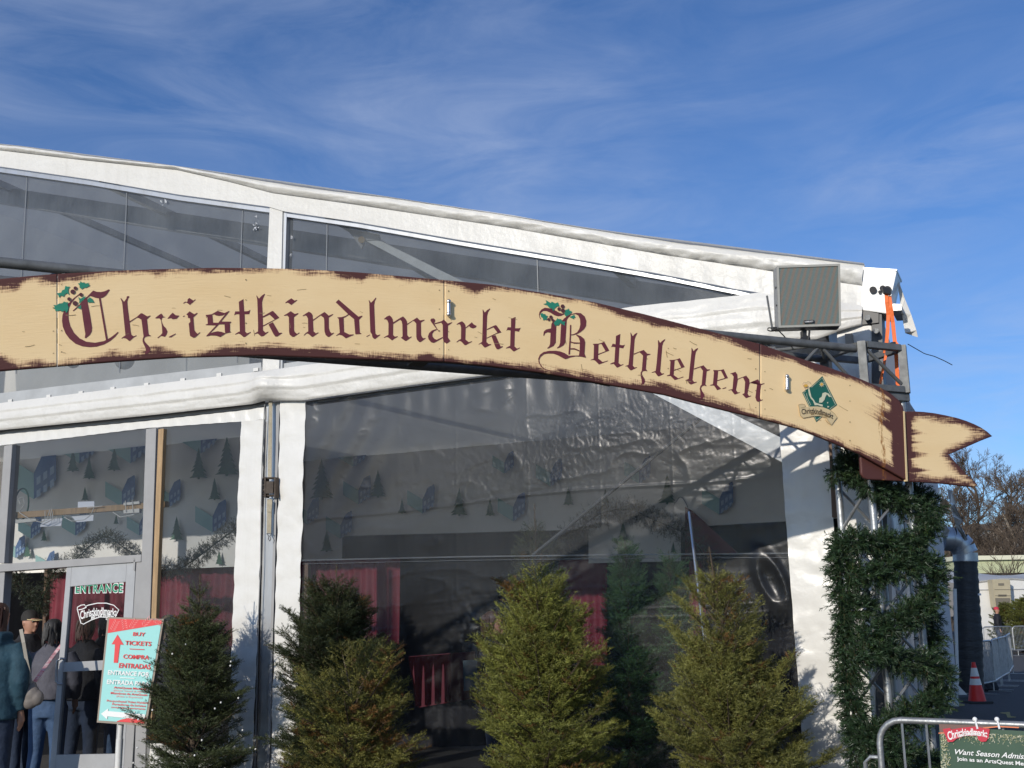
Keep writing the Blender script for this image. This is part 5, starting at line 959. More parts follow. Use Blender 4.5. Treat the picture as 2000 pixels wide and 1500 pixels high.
tag(sheet('burgundy_curtain', [(96, 1108), (486, 1100)], [(92, 1290), (486, 1266)], F, -2.4, 260, 16, pleats(.035, 38), REDC), 'long pleated burgundy curtain under the printed banner at the left', 'curtain')
tag(sheet('burgundy_curtain', [(1092, 1094), (1185, 1092)], [(1080, 1300), (1185, 1300)], F, -4.4, 50, 16, pleats(.03, 38), REDC), 'narrow burgundy curtain behind the film between the middle fir and the artificial tree', 'curtain')
tag(sheet('burgundy_curtain', [(1345, 1095), (1375, 1094)], [(1345, 1290), (1380, 1290)], F, -4.4, 30, 16, pleats(.03, 38), REDC), 'sliver of burgundy curtain behind the steel rod', 'curtain')
fpoly('stall_roof', [(1338, 990), (1352, 998), (1440, 1080), (1338, 1086)], -4.05, mat('dark_burgundy', (.12, .01, .02), .7), 'dark burgundy gable end of a stall under the inner garland', 'stall roof', .03)
tag(sheet('black_sheet', [(-300, 1060), (1700, 960)], [(-300, 1500), (1700, 1430)], F, -5.6, 220, 12, pleats(.03, 22), BLKC), 'added black sheet darkening the back of the entrance behind the curtains', 'drape')  # added to keep the depth of the tent dark
for q_, lab in [([(87, 1108), (93, 1108), (88, 1245), (82, 1245)], 'brown timber post beside the black doorway in the entrance'), ([(595, 1100), (602, 1100), (598, 1290), (591, 1290)], 'dim timber post in front of the burgundy curtain')]:
    fpoly('timber_post', q_, -1.55, DWOOD, lab, 'post', .05)
tb = empty('table', F.at(840, 1370, -1.3), 'table with red cloth inside the film between two firs', 'table')
fpoly('table_cloth', [(800, 1282), (878, 1276), (878, 1372), (818, 1382)], -1.3, MATS['dark_burgundy'], None, None, .5, tb); 
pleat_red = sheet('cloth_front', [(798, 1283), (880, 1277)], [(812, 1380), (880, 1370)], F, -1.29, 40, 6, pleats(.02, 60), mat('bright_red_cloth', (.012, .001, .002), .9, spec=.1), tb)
fpoly('blue_box', [(904, 1290), (932, 1288), (932, 1345), (906, 1350)], -1.2, mat('blue_tub', (.008, .028, .04), .5), 'dull blue box beside the middle fir inside the tent', 'box', .3)
def fgar(pts, off, r, seed, lab, n=500): return garland('garland', [[F.at(x, y, off) for x, y in interp(pts, 16)]], r, n, seed, lab, np.array([.030, .042, .026]), k=10, nl=.035, nw=.005, group='garlands hung inside the tent')
fgar([(140, 1098), (160, 1082), (182, 1060), (205, 1046), (222, 1054), (245, 1072), (278, 1090)], -1.45, .085, 51, 'small garland arch above the door behind the left window')
fgar([(312, 1116), (355, 1110), (395, 1082), (430, 1055), (470, 1025)], -1.45, .085, 52, 'garland rising to the right in the narrow film left of the post')
fgar([(975, 1150), (1035, 1115), (1105, 1055), (1165, 1005), (1225, 990), (1270, 1012), (1330, 1036), (1372, 1072), (1395, 1120)], -3.9, .13, 53, 'wide garland arch behind the big film wall')
fgar([(30, 1112), (38, 1145), (66, 1170), (74, 1200), (82, 1170), (104, 1118), (130, 1095)], -1.40, .10, 54, 'garland hanging in the open entrance above the man in a cap')
# lanterns
for x, y, rr, lab in [(143, 706, 15, 'smaller white paper lantern just under the sign at the left'), (243, 703, 21, 'larger white paper lantern just under the sign at the left')]:
    b = MB(); b.sphere(F.at(x, y, -.9), rr / FPX * 10.6, 20, 14); tag(b.build('paper_lantern', mat('paper_white', (.75, .72, .66), .8, trans=.3), smooth=True), lab, 'lantern', 'paper lanterns inside the tent')
# timber bar with cables in the left window
barx = empty('timber_bar', F.at(150, 1000, -.10), 'horizontal pine bar with white cables across the left window', 'timber bar')
b = MB(); b.prism([F.at(x, y, -.09) for x, y in [(20, 1001), (325, 979), (325, 990), (19, 1013)]], -NF * .04); b.build('bar', WOOD, barx)
CW = mat('white_cable', (.62, .60, .55), .5)
for pts in [[(40, 985), (35, 975), (45, 970), (48, 985), (36, 1000), (60, 1015), (80, 1020)], [(88, 998), (88, 1015), (78, 1022), (100, 1012), (97, 995), (92, 1014)], [(100, 992), (104, 1014), (82, 1025), (112, 1010)], [(185, 988), (178, 1005), (165, 1015), (140, 1018), (125, 1010)], [(200, 988), (170, 992)], [(245, 978), (246, 1000)], [(258, 977), (260, 1000)], [(220, 1000), (235, 1010), (262, 1005)]]:
    b = MB(); b.tube([F.at(x, y, -.06) for x, y in interp(pts, 24)], .004, 5); b.build('cable', CW, barx, smooth=True)
for q_ in [[(28, 1015), (70, 1013), (70, 1018), (30, 1022)], [(241, 982), (272, 979), (272, 984), (241, 987)], [(241, 996), (272, 993), (272, 1001), (241, 1003)]]:
    b = MB(); b.prism([F.at(x, y, -.07) for x, y in q_], -NF * .03); b.build('power_strip', CW, barx)
for q_ in [[(82, 1014), (122, 1012), (119, 1027), (78, 1029)], [(137, 1006), (183, 1004), (182, 1017), (150, 1020)], [(152, 980), (184, 979), (184, 990), (152, 993)]]:
    b = MB(); b.prism([F.at(x, y, -.135) for x, y in q_], -NF * .003); b.build('paper_sheet', mat('paper', (.72, .74, .80), .7), barx)
b = MB()
cc = F.at(42, 985, -.14); ring = [cc + EF * .10 * math.cos(a) + np.array([0, 0, .16 * math.sin(a)]) for a in np.linspace(0, 12.5, 50)]; b.tube(ring, .008, 5); b.build('coiled_cable', mat('green_cable', (.02, .08, .05), .5), barx, smooth=True)
# ================================================================== TICKET SIGN
tk = empty('ticket_sign', F.at(240, 1560, .8), 'turquoise and red ticket sign with arrows on a white pipe post', 'sign')
TQ = np.array([(212, 1206), (318, 1210), (283, 1415), (191, 1409)], float)
def tq(u, v): return tuple((TQ[0] * (1 - u) + TQ[1] * u) * (1 - v) + (TQ[3] * (1 - u) + TQ[2] * u) * v)
def tqq(u0, v0, u1, v1): return [tq(u0, v0), tq(u1, v0), tq(u1, v1), tq(u0, v1)]
b = MB(); b.prism([F.at(*p, .80) for p in TQ + np.array([(-2, -1), (2, -1), (3, 3), (-2, 2)])], -NF * .03); b.build('board', mat('sign_board_edge', (.30, .25, .20), .6), tk)
TUR = mat('sign_turquoise', (.33, .66, .63), .5); RED = mat('sign_red', (.72, .075, .075), .5); WHT = mat('sign_white', (.80, .80, .78), .5); PALEP = mat('sign_pale_pink', (.80, .32, .30), .5)
polys('printed_face', [[tq(u, v) for u, v in [(.015, .01), (.985, .01), (.985, .99), (.015, .99)]]], F, .803, TUR, tk)
polys('print', [[tq(.015, .01), tq(.985, .01), tq(.985, .045), tq(.015, .15)], [tq(.4, .985), tq(.5, .965), tq(.75, .935), tq(.985, .93), tq(.985, .99), tq(.4, .99)]], F, .805, RED, tk)
def leafy(u, v, s, a):
    out = []; 
    for i in range(-2, 3):
        c, s_ = math.cos(a), math.sin(a); x = i * .035 * s; 
        for sg in (-1, 1): p = [(x, 0), (x + .03 * s, sg * .03 * s), (x + .045 * s, sg * .05 * s), (x + .02 * s, sg * .035 * s)]; out.append([tq(u + (q[0] * c - q[1] * s_), v + (q[0] * s_ + q[1] * c) * .5) for q in p])
    return out
LE = []
for u, v, s, a in [(.12, .085, 1.2, -1.2), (.30, .045, 1.1, 1.3), (.46, .06, 1.1, -1.1), (.70, .035, 1.2, -.9), (.9, .02, 1, .5), (.72, .965, .8, -1.2)]: LE += leafy(u, v, s, a)
polys('print', LE, F, .807, PALEP, tk, step=.00003)
polys('arrow', [[tq(u, v) for u, v in [(.20, .16), (.34, .255), (.27, .255), (.27, .43), (.19, .43), (.175, .255), (.11, .255)]]], F, .807, RED, tk)
polys('arrow', [[tq(u, v) for u, v in [(.05, .925), (.19, .87), (.19, .895), (.97, .905), (.97, .955), (.19, .945), (.19, .975)]]], F, .808, WHT, tk)
for s_, u0, v0, u1, v1, m_, bo in [('BUY', .49, .13, .72, .165, RED, .02), ('TICKETS', .36, .215, .86, .255, RED, .02), ('COMPRA', .36, .345, .86, .385, RED, .02), ('ENTRADAS', .30, .43, .92, .475, RED, .02), ('ENTRANCE FOR', .10, .505, .92, .545, WHT, .03), ('ENTRADA PARA', .10, .595, .95, .635, WHT, .03),
                               ('ArtsQuest Members', .25, .655, .95, .675, RED, .02), ('(Silver Level & Above)', .25, .685, .95, .70, PALEP, .01), ('Miembros de ArtsQuest', .20, .71, .95, .73, RED, .02), ('(Plata o Superior)', .32, .74, .85, .755, PALEP, .01), ('Pre-purchased Ticket Holders', .14, .785, .98, .805, RED, .015), ('Portadores de boletos', .26, .815, .95, .835, RED, .015), ('comprados previamente', .24, .845, .95, .862, RED, .015)]:
    text('lettering', s_, tqq(u0, v0, u1, v1), F, .810, m_, tk, bold=bo)
polys('rule', [[tq(u, v) for u, v in [(.46, .288), (.74, .288), (.74, .295), (.46, .295)]]], F, .81, RED, tk); polys('rule', [[tq(u, v) for u, v in [(.35, .567), (.64, .567), (.64, .574), (.35, .574)]]], F, .81, WHT, tk)
b = MB(); b.tube([F.at(237, 1409, .74), F.at(234, 1445, .74)], .022, 12); b.tube([F.at(234, 1443, .74), F.at(224, 1640, .74)], .028, 12); b.build('post', mat('white_pvc_pipe', (.72, .71, .68), .35, var=.15), tk, smooth=True)
# ================================================================== CROWD BARRIERS
def barricade(p0, p1, label, h=1.08, nb=17, name='crowd_barrier', group='crowd barriers on the square', legs=True, r=.017):
    p0 = np.array(p0, float); p1 = np.array(p1, float); d = p1 - p0; ln = np.linalg.norm(d); d = d / ln; z = np.array([0, 0, 1.]); root = empty(name, (p0 + p1) / 2, label, 'barrier', group); sd = np.cross(d, z)
    fr = [p0 + z * .2]; R_ = .12
    for a in np.linspace(0, math.pi / 2, 6): fr.append(p0 + d * (R_ - R_ * math.cos(a)) + z * (h - R_ + R_ * math.sin(a)))
    for a in np.linspace(math.pi / 2, 0, 6): fr.append(p1 - d * (R_ - R_ * math.cos(a)) + z * (h - R_ + R_ * math.sin(a)))
    fr += [p1 + z * .2, p0 + z * .2]
    b = MB(); b.tube(fr, r, 10); b.build('frame', STEEL, root, smooth=True)
    for i in range(nb): u = (i + 1) / (nb + 1); b = MB(); b.tube([p0 + d * ln * u + z * .2, p0 + d * ln * u + z * (h)], .0065, 6, caps=False); b.build('bar', STEEL, root)
    if legs:
        for q in (p0 + d * .12, p1 - d * .12):
            b = MB(); b.tube([q + z * .2, q + z * .02], .014, 8); b.bar(q - sd * .33 + z * .012, q + sd * .33 + z * .012, .04, .012); b.build('foot', STEEL, root)
    return root
def pt_ray(px, d): return gp(px, d)
yb = math.radians(34); EB = np.array([math.cos(yb), -math.sin(yb), 0]); NBr = np.array([-math.sin(yb), -math.cos(yb), 0])
PB = Plane(gp(1850, 5.77), NBr)
l0 = PB.at(1719, 1460); l0 = np.array([l0[0], l0[1], 0]); zt = PB.at(1850, 1410)[2]
near = barricade(l0, l0 + EB * 2.2, 'near galvanised crowd barrier carrying the green banner', h=zt, group='crowd barriers on the square')
sp = PB.at(1700, 1478, -.05); q0 = np.array([sp[0], sp[1], 0]); b = MB(); b.tube([q0 - EB * .03, q0 - EB * .03 + [0, 0, sp[2] - .03], q0 + [0, 0, sp[2]], q0 + EB * .06 + [0, 0, sp[2]]], .011, 8); b.build('end_hook', STEEL, near, smooth=True)
bn = empty('barrier_banner', PB.at(1950, 1600, .03), 'green banner with gold confetti and red ribbon tied to the near barrier', 'banner')
CLB = mat('banner_green', (.035, .085, .05), .45, var=.2, vscale=5)
sheet('banner_sheet', [(1834, 1420), (1930, 1424), (2260, 1442)], [(1848, 1720), (1960, 1725), (2300, 1760)], PB, .026, 60, 30, lambda U, V, Sx, Z: .004 * (fbm(Sx * 6, Z * 6, 2, 3) - .5), CLB, bn)
polys('banner_corner', [[(1834, 1414), (1940, 1418), (1915, 1432), (1836, 1434)]], PB, .031, mat('banner_brown', (.16, .085, .07), .5), bn)
for sp_ in (stroke([(1833, 1432), (1850, 1431)], 2), stroke([(1920, 1422), (1950, 1419), (1990, 1421)], 2.2)): polys('banner_stripe', [sp_], PB, .033, mat('banner_orange', (.7, .2, .08), .5), bn)
r = random.Random(9); cf1, cf2 = [], []
for _ in range(560):
    if r.random() < .55: x = r.uniform(1846, 2010); y = 1428 + abs(r.gauss(0, 9)) + (x - 1850) * .06
    else: x = 1838 + abs(r.gauss(0, 9)); y = r.uniform(1430, 1520)
    a = r.uniform(0, 3.1); s_ = r.uniform(.8, 2.2); w_ = r.uniform(.4, .9)
    (cf1 if r.random() < .6 else cf2).append(stroke([(x - s_ * math.cos(a), y - s_ * math.sin(a)), (x, y), (x + s_ * math.cos(a), y + s_ * math.sin(a))], w_))
o = polys('confetti', cf1, PB, .034, mat('confetti_gold', (.42, .40, .19), .5), bn, step=.000002); o['kind'] = 'stuff'
o = polys('confetti', cf2, PB, .0355, mat('confetti_pale', (.62, .60, .45), .5), bn, step=.000002); o['kind'] = 'stuff'
RR = mat('ribbon_red', (.50, .02, .045), .45)
polys('ribbon', [[(1841, 1424), (1856, 1421.5), (1857, 1425), (1880, 1421), (1905, 1419), (1921, 1422), (1933, 1424), (1931, 1440), (1926, 1448), (1917, 1449), (1910, 1444), (1909, 1437), (1885, 1437), (1868, 1443), (1861, 1449), (1851, 1449), (1846, 1436)]], PB, .038, RR, bn)
text('ribbon_lettering', 'Christkindlmarkt', [(1849, 1430), (1929, 1428), (1928, 1440), (1853, 1446)], PB, .0395, WHT, bn, bold=.02, warp=arcwarp(6.5))
text('ribbon_lettering', 'BETHLEHEM', [(1873, 1435), (1915, 1433), (1915, 1436.5), (1874, 1440)], PB, .0395, WHT, bn, bold=.03, warp=arcwarp(3.2))
text('slogan', 'Want Season Admission?', [(1865, 1463), (2034, 1474), (2034, 1485), (1866, 1473)], PB, .0345, WHT, bn, bold=.012, shear=.35)
text('slogan', 'Join as an ArtsQuest Member!', [(1868, 1478), (2030, 1489.5), (2030, 1497.5), (1869, 1485)], PB, .0345, WHT, bn, bold=.02)
for x in (1904, 1947):
    b = MB(); c = PB.at(x, 1410, .02); b.sphere(PB.at(x, 1405, .02), .012, 8, 6); b.bar(PB.at(x, 1405, .02), PB.at(x + 5, 1424, .04), .008); b.build('cable_tie', WHT, bn)
FB = [((1914, 1357), (1945, 1350)), ((1945.5, 1349), (1957, 1340.5)), ((1957.5, 1340), (1972, 1331)), ((1972.5, 1330), (1980, 1316)), ((1925, 1283), (1982, 1281)), ((1983, 1281), (2040, 1280))]
labs = ['first of the angled barrier row, right behind the traffic cone', 'second of the angled barrier row behind the traffic cone', 'third of the angled barrier row behind the traffic cone', 'farthest of the angled barrier row behind the traffic cone', 'far barrier standing across the square below the red hat person', 'far barrier across the square at the right edge of the picture']
for (a, c), lb in zip(FB, labs): barricade(GR.at(*a), GR.at(*c), lb, h=1.02, nb=20, r=.022)
# ================================================================== CONE, DUCT
cp = GR.at(1909, 1373); cone = empty('traffic_cone', cp, 'red traffic cone with two white bands on the asphalt', 'cone')
CR = mat('cone_red', (.80, .028, .018), .45, var=.15); CWh = mat('cone_reflective', (.78, .74, .66), .5)
b = MB(); b.box(cp + [0, 0, .02], np.array([1., 0, 0]), np.array([0, 1., 0]), np.array([0, 0, 1.]), .42, .42, .04); b.build('base', mat('cone_base_black', (.03, .03, .03), .7), cone, bevel=.01)
rz = lambda z: .155 - .125 * (z - .04) / .68
for z0, z1, m_ in [(.04, .32, CR), (.32, .43, CWh), (.43, .47, CR), (.47, .62, CWh), (.62, .72, CR)]:
    b = MB(); b.tube([cp + [0, 0, z0], cp + [0, 0, z1]], [rz(z0) + (.002 if m_ is CWh else 0), rz(z1) + (.002 if m_ is CWh else 0)], 24, caps=(z1 == .72)); b.build('band' if m_ is CWh else 'cone_body', m_, cone, smooth=True)
D0 = 21.8
def dp(px, py, d=D0): r_ = ray(px, py); return CAM + r_ / r_[1] * d
duct = empty('air_duct', [dp(1893, 1200)[0], D0, 0], 'black wrapped air duct with silver elbow leaving the tent side wall', 'duct')
b = MB(); path = [(1886, 1094), (1887, 1130), (1888, 1180), (1891, 1240), (1892, 1300), (1893, 1352)]; pr = [.215, .235, .25, .265, .262, .27]
pts = interp(path, 40); rad = np.interp(np.linspace(0, 1, 40), np.linspace(0, 1, 6), pr) + .008 * np.sin(np.arange(40) * 2.3)
b.tube([dp(x, y) for x, y in pts], list(rad), 22); b.build('wrapped_duct', mat('black_wrap', (.022, .023, .024), .55, bump=.6, bscale=9, var=.5, vscale=7, vcol=(.05, .052, .052), stretch=(1, 1, 3)), duct, smooth=True)
el = [(1840, 1052), (1858, 1053), (1871, 1058), (1880, 1068), (1885, 1080), (1886, 1096)]; b = MB()
for a, c in zip(el[:-1], el[1:]):
    b.tube([dp(*a), dp(*c)], .235, 24, caps=False); 
b.build('elbow', mat('silver_elbow', (.50, .53, .55), .32, metal=.75, var=.2, vscale=6), duct, smooth=True)
for (x, y) in el[1:]:
    b = MB(); i = el.index((x, y)); a = dp(*el[i - 1]); c = dp(x, y); dd = (c - a) / np.linalg.norm(c - a); b.tube([c - dd * .012, c + dd * .012], .243, 24, caps=False); b.build('elbow_seam', ALU, duct, smooth=True)
b = MB(); b.box(dp(1913, 1161, D0 - .27), np.array([1., 0, 0]), np.array([0, 1., 0]), np.array([0, 0, 1.]), .06, .01, .04); b.build('tag', WHT, duct)
b = MB(); c = GR.at(1900, 1352)
for k in range(5): b.sphere(GR.at(1880 + 11 * k, 1352 - k) + [0, 0, .05], .28, 10, 6, (1, 1, .6 + .2 * math.sin(k * 2)))
tag(b.build('black_tarp', BLKC, smooth=True), 'crumpled black tarp lying at the foot of the air duct', 'tarp')
# yellow road marks
YM = mat('yellow_paint', (.42, .33, .05), .7, var=.5, vscale=14, vcol=(.10, .09, .07))
for q_ in ([(1954, 1392), (1972, 1391), (1974, 1399), (1985, 1400.5), (1983, 1402), (1968, 1402), (1965, 1395), (1954, 1393.5)], [(1869, 1373), (1884, 1376), (1884, 1379), (1868, 1379)]):
    b = MB(); b.poly([GR.at(x, y) + [0, 0, .004] for x, y in q_]); o = tag(b.build('road_marking', YM), kind='structure')
# ================================================================== FAR BUILDINGS
mq = empty('marquee', dp(2000, 1266, 46) * [1, 1, 0], 'low white marquee behind the far barriers', 'marquee')
X0m = dp(1880, 1200, 46)[0]; zm = dp(1950, 1131, 46)[2]
prof_ = [(0, zm - .35)] + [(x, zm - .25 + .28 * math.sin(x / 5.4 * math.pi)) for x in np.linspace(0, 5.4, 9)] ; b = MB(); zt_ = []
xs = np.linspace(0, 26, 60); top_ = zm - .12 + .12 * np.cos((xs - 2.0) / 5.2 * 2 * math.pi)
b.add([(X0m + x, 46, 0) for x in xs] + [(X0m + x, 46, t) for x, t in zip(xs, top_)], [(i, i + 1, 60 + i + 1, 60 + i) for i in range(59)]); b.build('wall', WHITE2, mq)
b = MB(); b.add([(X0m + x, 45.95, t - .03) for x, t in zip(xs, top_)] + [(X0m + x, 45.9, t + .03) for x, t in zip(xs, top_)] + [(X0m + x, 52, t + .55) for x, t in zip(xs, top_)], [(i, i + 1, 60 + i + 1, 60 + i) for i in range(59)] + [(60 + i, 61 + i, 121 + i, 120 + i) for i in range(59)]); b.build('roof', ROOF, mq)
b = MB(); b.bar((X0m, 45.97, zm - .42), (X0m + 26, 45.97, zm - .42), .03, .03); b.build('wall_rail', mat('pale_grey', (.45, .45, .45), .5), mq)
BEI = mat('beige_metal', (.46, .40, .27), .5, var=.12, vscale=4)
hv = empty('air_conditioner', dp(1958, 1192, 45.8), 'tall beige wall air conditioner on the white marquee', 'air conditioner')
q = lambda x, y: dp(x, y, 45.4)
b = MB(); b.prism([q(1938, 1132), q(1973, 1132), q(1976.5, 1187), q(1945, 1187)], np.array([0, .5, 0])); b.build('casing', BEI, hv, bevel=.02)
b = MB(); b.prism([dp(x, y, 45.37) for x, y in [(1944, 1168), (1972.5, 1168), (1974, 1186), (1946, 1186)]], np.array([0, .02, 0])); b.build('grille', mat('vent_brown', (.17, .15, .115), .6), hv)
for y in (1151, 1163): b = MB(); b.prism([dp(x, yy, 45.38) for x, yy in [(1941 + (y - 1132) * .1, y), (1975, y), (1975, y + .8), (1941 + (y - 1132) * .1, y + .8)]], np.array([0, .02, 0])); b.build('panel_joint', MATS['vent_brown'], hv)
for x0_, y0_, x1_, y1_ in [(1950, 1139, 1961, 1143.5), (1950, 1161, 1966, 1165)]: b = MB(); b.prism([dp(x, y, 45.38) for x, y in [(x0_, y0_), (x1_, y0_), (x1_, y1_), (x0_, y1_)]], np.array([0, .02, 0])); b.build('vent', MATS['vent_brown'], hv)
b = MB(); b.prism([q(1946, 1188), q(1977, 1187.5), q(1977, 1193), q(1947, 1192)], np.array([0, .4, 0])); b.build('shadow_box', BLACKM, hv)
lb_ = empty('long_building', dp(1980, 1180, 64) * [1, 1, 0], 'long low building with pale green fascia behind the marquee', 'building')
def far(x0, y0, x1, y1, d, dep, m_, name, root): b = MB(); A = dp(x0, y0, d); B = dp(x1, y1, d); b.prism([(A[0], d, A[2]), (B[0], d, A[2]), (B[0], d, B[2]), (A[0], d, B[2])], np.array([0, dep, 0])); return b.build(name, m_, root)
GRNF = mat('pale_green_fascia', (.50, .52, .31), .6, var=.3, vscale=1.2, vcol=(.42, .47, .30)); far(1870, 1090, 2160, 1116, 64, 8, GRNF, 'fascia', lb_)
far(1868, 1086, 2162, 1090, 63.8, 8.4, mat('cream_trim', (.72, .70, .52), .5), 'coping', lb_)
far(1870, 1116, 2160, 1200, 64.3, 7, mat('taupe_wall', (.33, .30, .27), .7, var=.3, vscale=2, vcol=(.25, .24, .2)), 'wall', lb_)
for k in range(7): far(1871 + 41 * k, 1117, 1871 + 41 * k + 36, 1119.5, 64.1, .1, mat('dark_soffit', (.13, .11, .11), .6), 'soffit_slot', lb_)
far(1870, 1127, 2160, 1128, 64.1, .1, MATS['dark_soffit'], 'gutter', lb_)
# hill with bare trees
xs = np.linspace(-160, 240, 80); V = []
for j, (y, h) in enumerate([(84, 0), (100, 3.2), (125, 8.5), (160, 13), (220, 17)]):
    for x in xs: V.append((x, y, h * (.85 + .3 * float(fbm(x * .03, j * .7, 3, 4)))))
Q = [(j * 80 + i, j * 80 + i + 1, (j + 1) * 80 + i + 1, (j + 1) * 80 + i) for j in range(4) for i in range(79)]
tag(from_np('hill', np.array(V), np.array(Q), mat('leaf_litter_hill', (.12, .085, .055), .95, var=.5, vscale=.6, vcol=(.065, .052, .036)), None, True), kind='structure')
TW = mat('bare_bark', (.105, .078, .056), .9, var=.3, vscale=1.5); TWL = mat('pale_bark', (.34, .29, .23), .8, var=.4, vscale=1)
def bare_tree(px, d, H, seed, label, m_):
    g = random.Random(seed); r_ = dp(px, 1190, d); z0 = max(0, (d - 84) * .22) if d > 84 else 0; base = np.array([r_[0], d, z0]); H *= .60; root = empty('bare_tree', base, label, 'tree', 'bare winter trees on the hill')
    segs = []
    def grow(p, dr, ln, rad, lv):
        n_ = 3; pts = [p]; d_ = np.array(dr)
        for i in range(n_): d_ = d_ + np.array([g.gauss(0, .13), g.gauss(0, .13), g.gauss(.05, .06)]); d_ /= np.linalg.norm(d_); pts.append(pts[-1] + d_ * ln / n_)
        segs.append((lv, pts, rad))
        if lv >= 5: return
        nb = {0: 8, 1: 5, 2: 4, 3: 4, 4: 3}[lv]
        for i in range(nb):
            t = g.uniform(.35 if lv == 0 else .25, 1.0); k = min(int(t * n_), n_ - 1); q_ = pts[k] * (1 - (t * n_ - k)) + pts[k + 1] * (t * n_ - k)
            a = g.uniform(0, 2 * math.pi); tl = g.uniform(.45, .95); v = np.cross(d_, [math.cos(a), math.sin(a), .3]); v /= np.linalg.norm(v); nd = d_ * math.cos(tl) + v * math.sin(tl); nd[2] = nd[2] * .8 + .22; nd /= np.linalg.norm(nd)
            grow(q_, nd, ln * g.uniform(.42, .66), rad * .52, lv + 1)
    grow(base, [g.gauss(0, .05), g.gauss(0, .05), 1], H * .52, H * .014, 0)
    a, c = MB(), MB()
    for lv, pts, rad in segs:
        (a if lv <= 1 else c).tube(pts, [max(rad * (1 - .5 * i / 3), .013 + .0 * lv) for i in range(4)], 6 if lv < 2 else 3, caps=False)
    a.build('trunk', m_, root); c.build('crown', TW, root)
g = random.Random(5)
tl = [(1862, 96, 17), (1884, 112, 19), (1905, 90, 15.5), (1922, 120, 21), (1940, 100, 17.5), (1957, 88, 15), (1972, 116, 20.5), (1990, 94, 17.5), (2012, 104, 19), (2035, 90, 17), (2070, 110, 18)]
how = ['leaning bare tree just right of the tent side wall', 'tall bare tree behind the fork of the ribbon tail', 'bare tree under the lower point of the ribbon tail', 'tall dense bare tree left of the pale barked one', 'bare tree with pale bark above the marquee', 'shorter bare tree in front above the green fascia', 'tallest far bare tree near the right edge', 'bare tree with pale bark at the right edge', 'bare tree just outside the right edge', 'short bare tree outside the right edge', 'farthest bare tree beyond the right edge']
for i, ((px, d, H), hw) in enumerate(zip(tl, how)): bare_tree(px, d, H, 100 + i, hw, TWL if i in (4, 7) else TW)
# undergrowth as one mass
gr = np.random.default_rng(3); n = 15000; X = gr.uniform(30, 75, n); Yd = gr.uniform(86, 122, n); Zb = np.clip((Yd - 84) * .2, 0, 9); hh = gr.uniform(1.0, 4.6, n)
base_ = np.c_[X, Yd, Zb]; dirn = np.c_[gr.normal(0, .3, n), gr.normal(0, .3, n), np.ones(n)]; tip = base_ + dirn * hh[:, None]; w = gr.uniform(.02, .045, n)
V = np.stack([base_ - np.c_[w, w * 0, w * 0], base_ + np.c_[w, w * 0, w * 0], tip], 1).reshape(-1, 3); tag(from_np('undergrowth', V, np.arange(len(V)).reshape(-1, 3), TW), 'brown winter undergrowth covering the hill below the bare trees', 'undergrowth', kind='stuff')
hs = empty('white_house', dp(1925, 1045, 128) , 'small white house glimpsed through the bare trees', 'house')
far(1898, 1034, 1946, 1050, 127, 5, WHITE2, 'wall', hs); far(1894, 1024, 1950, 1034, 126.5, 6, mat('grey_shingles', (.12, .11, .11), .8), 'roof', hs)
for k in range(4): far(1903 + 11 * k, 1038, 1907 + 11 * k, 1044, 126.9, .1, mat('dark_window', (.03, .035, .04), .2), 'window', hs)
# small bare shrub tree in front of the fascia
g = random.Random(8); b = MB(); st = dp(1958, 1128, 58)
def tw(p, d_, l_, r_, lv):
    q_ = p + d_ * l_; b.tube([p, q_], [r_, r_ * .6], 4, caps=False)
    if lv < 4:
        for _ in range(4): nd = d_ + np.array([g.gauss(0, .42), g.gauss(0, .3), g.gauss(.1, .1)]); nd /= np.linalg.norm(nd); tw(p + d_ * l_ * g.uniform(.4, 1), nd, l_ * .62, r_ * .6, lv + 1)
st[2] = 0; tw(st, np.array([0, 0, 1.]), 2.6, .06, 0); tag(b.build('bare_tree', TW), 'small bare shrub tree in front of the pale green fascia', 'tree')
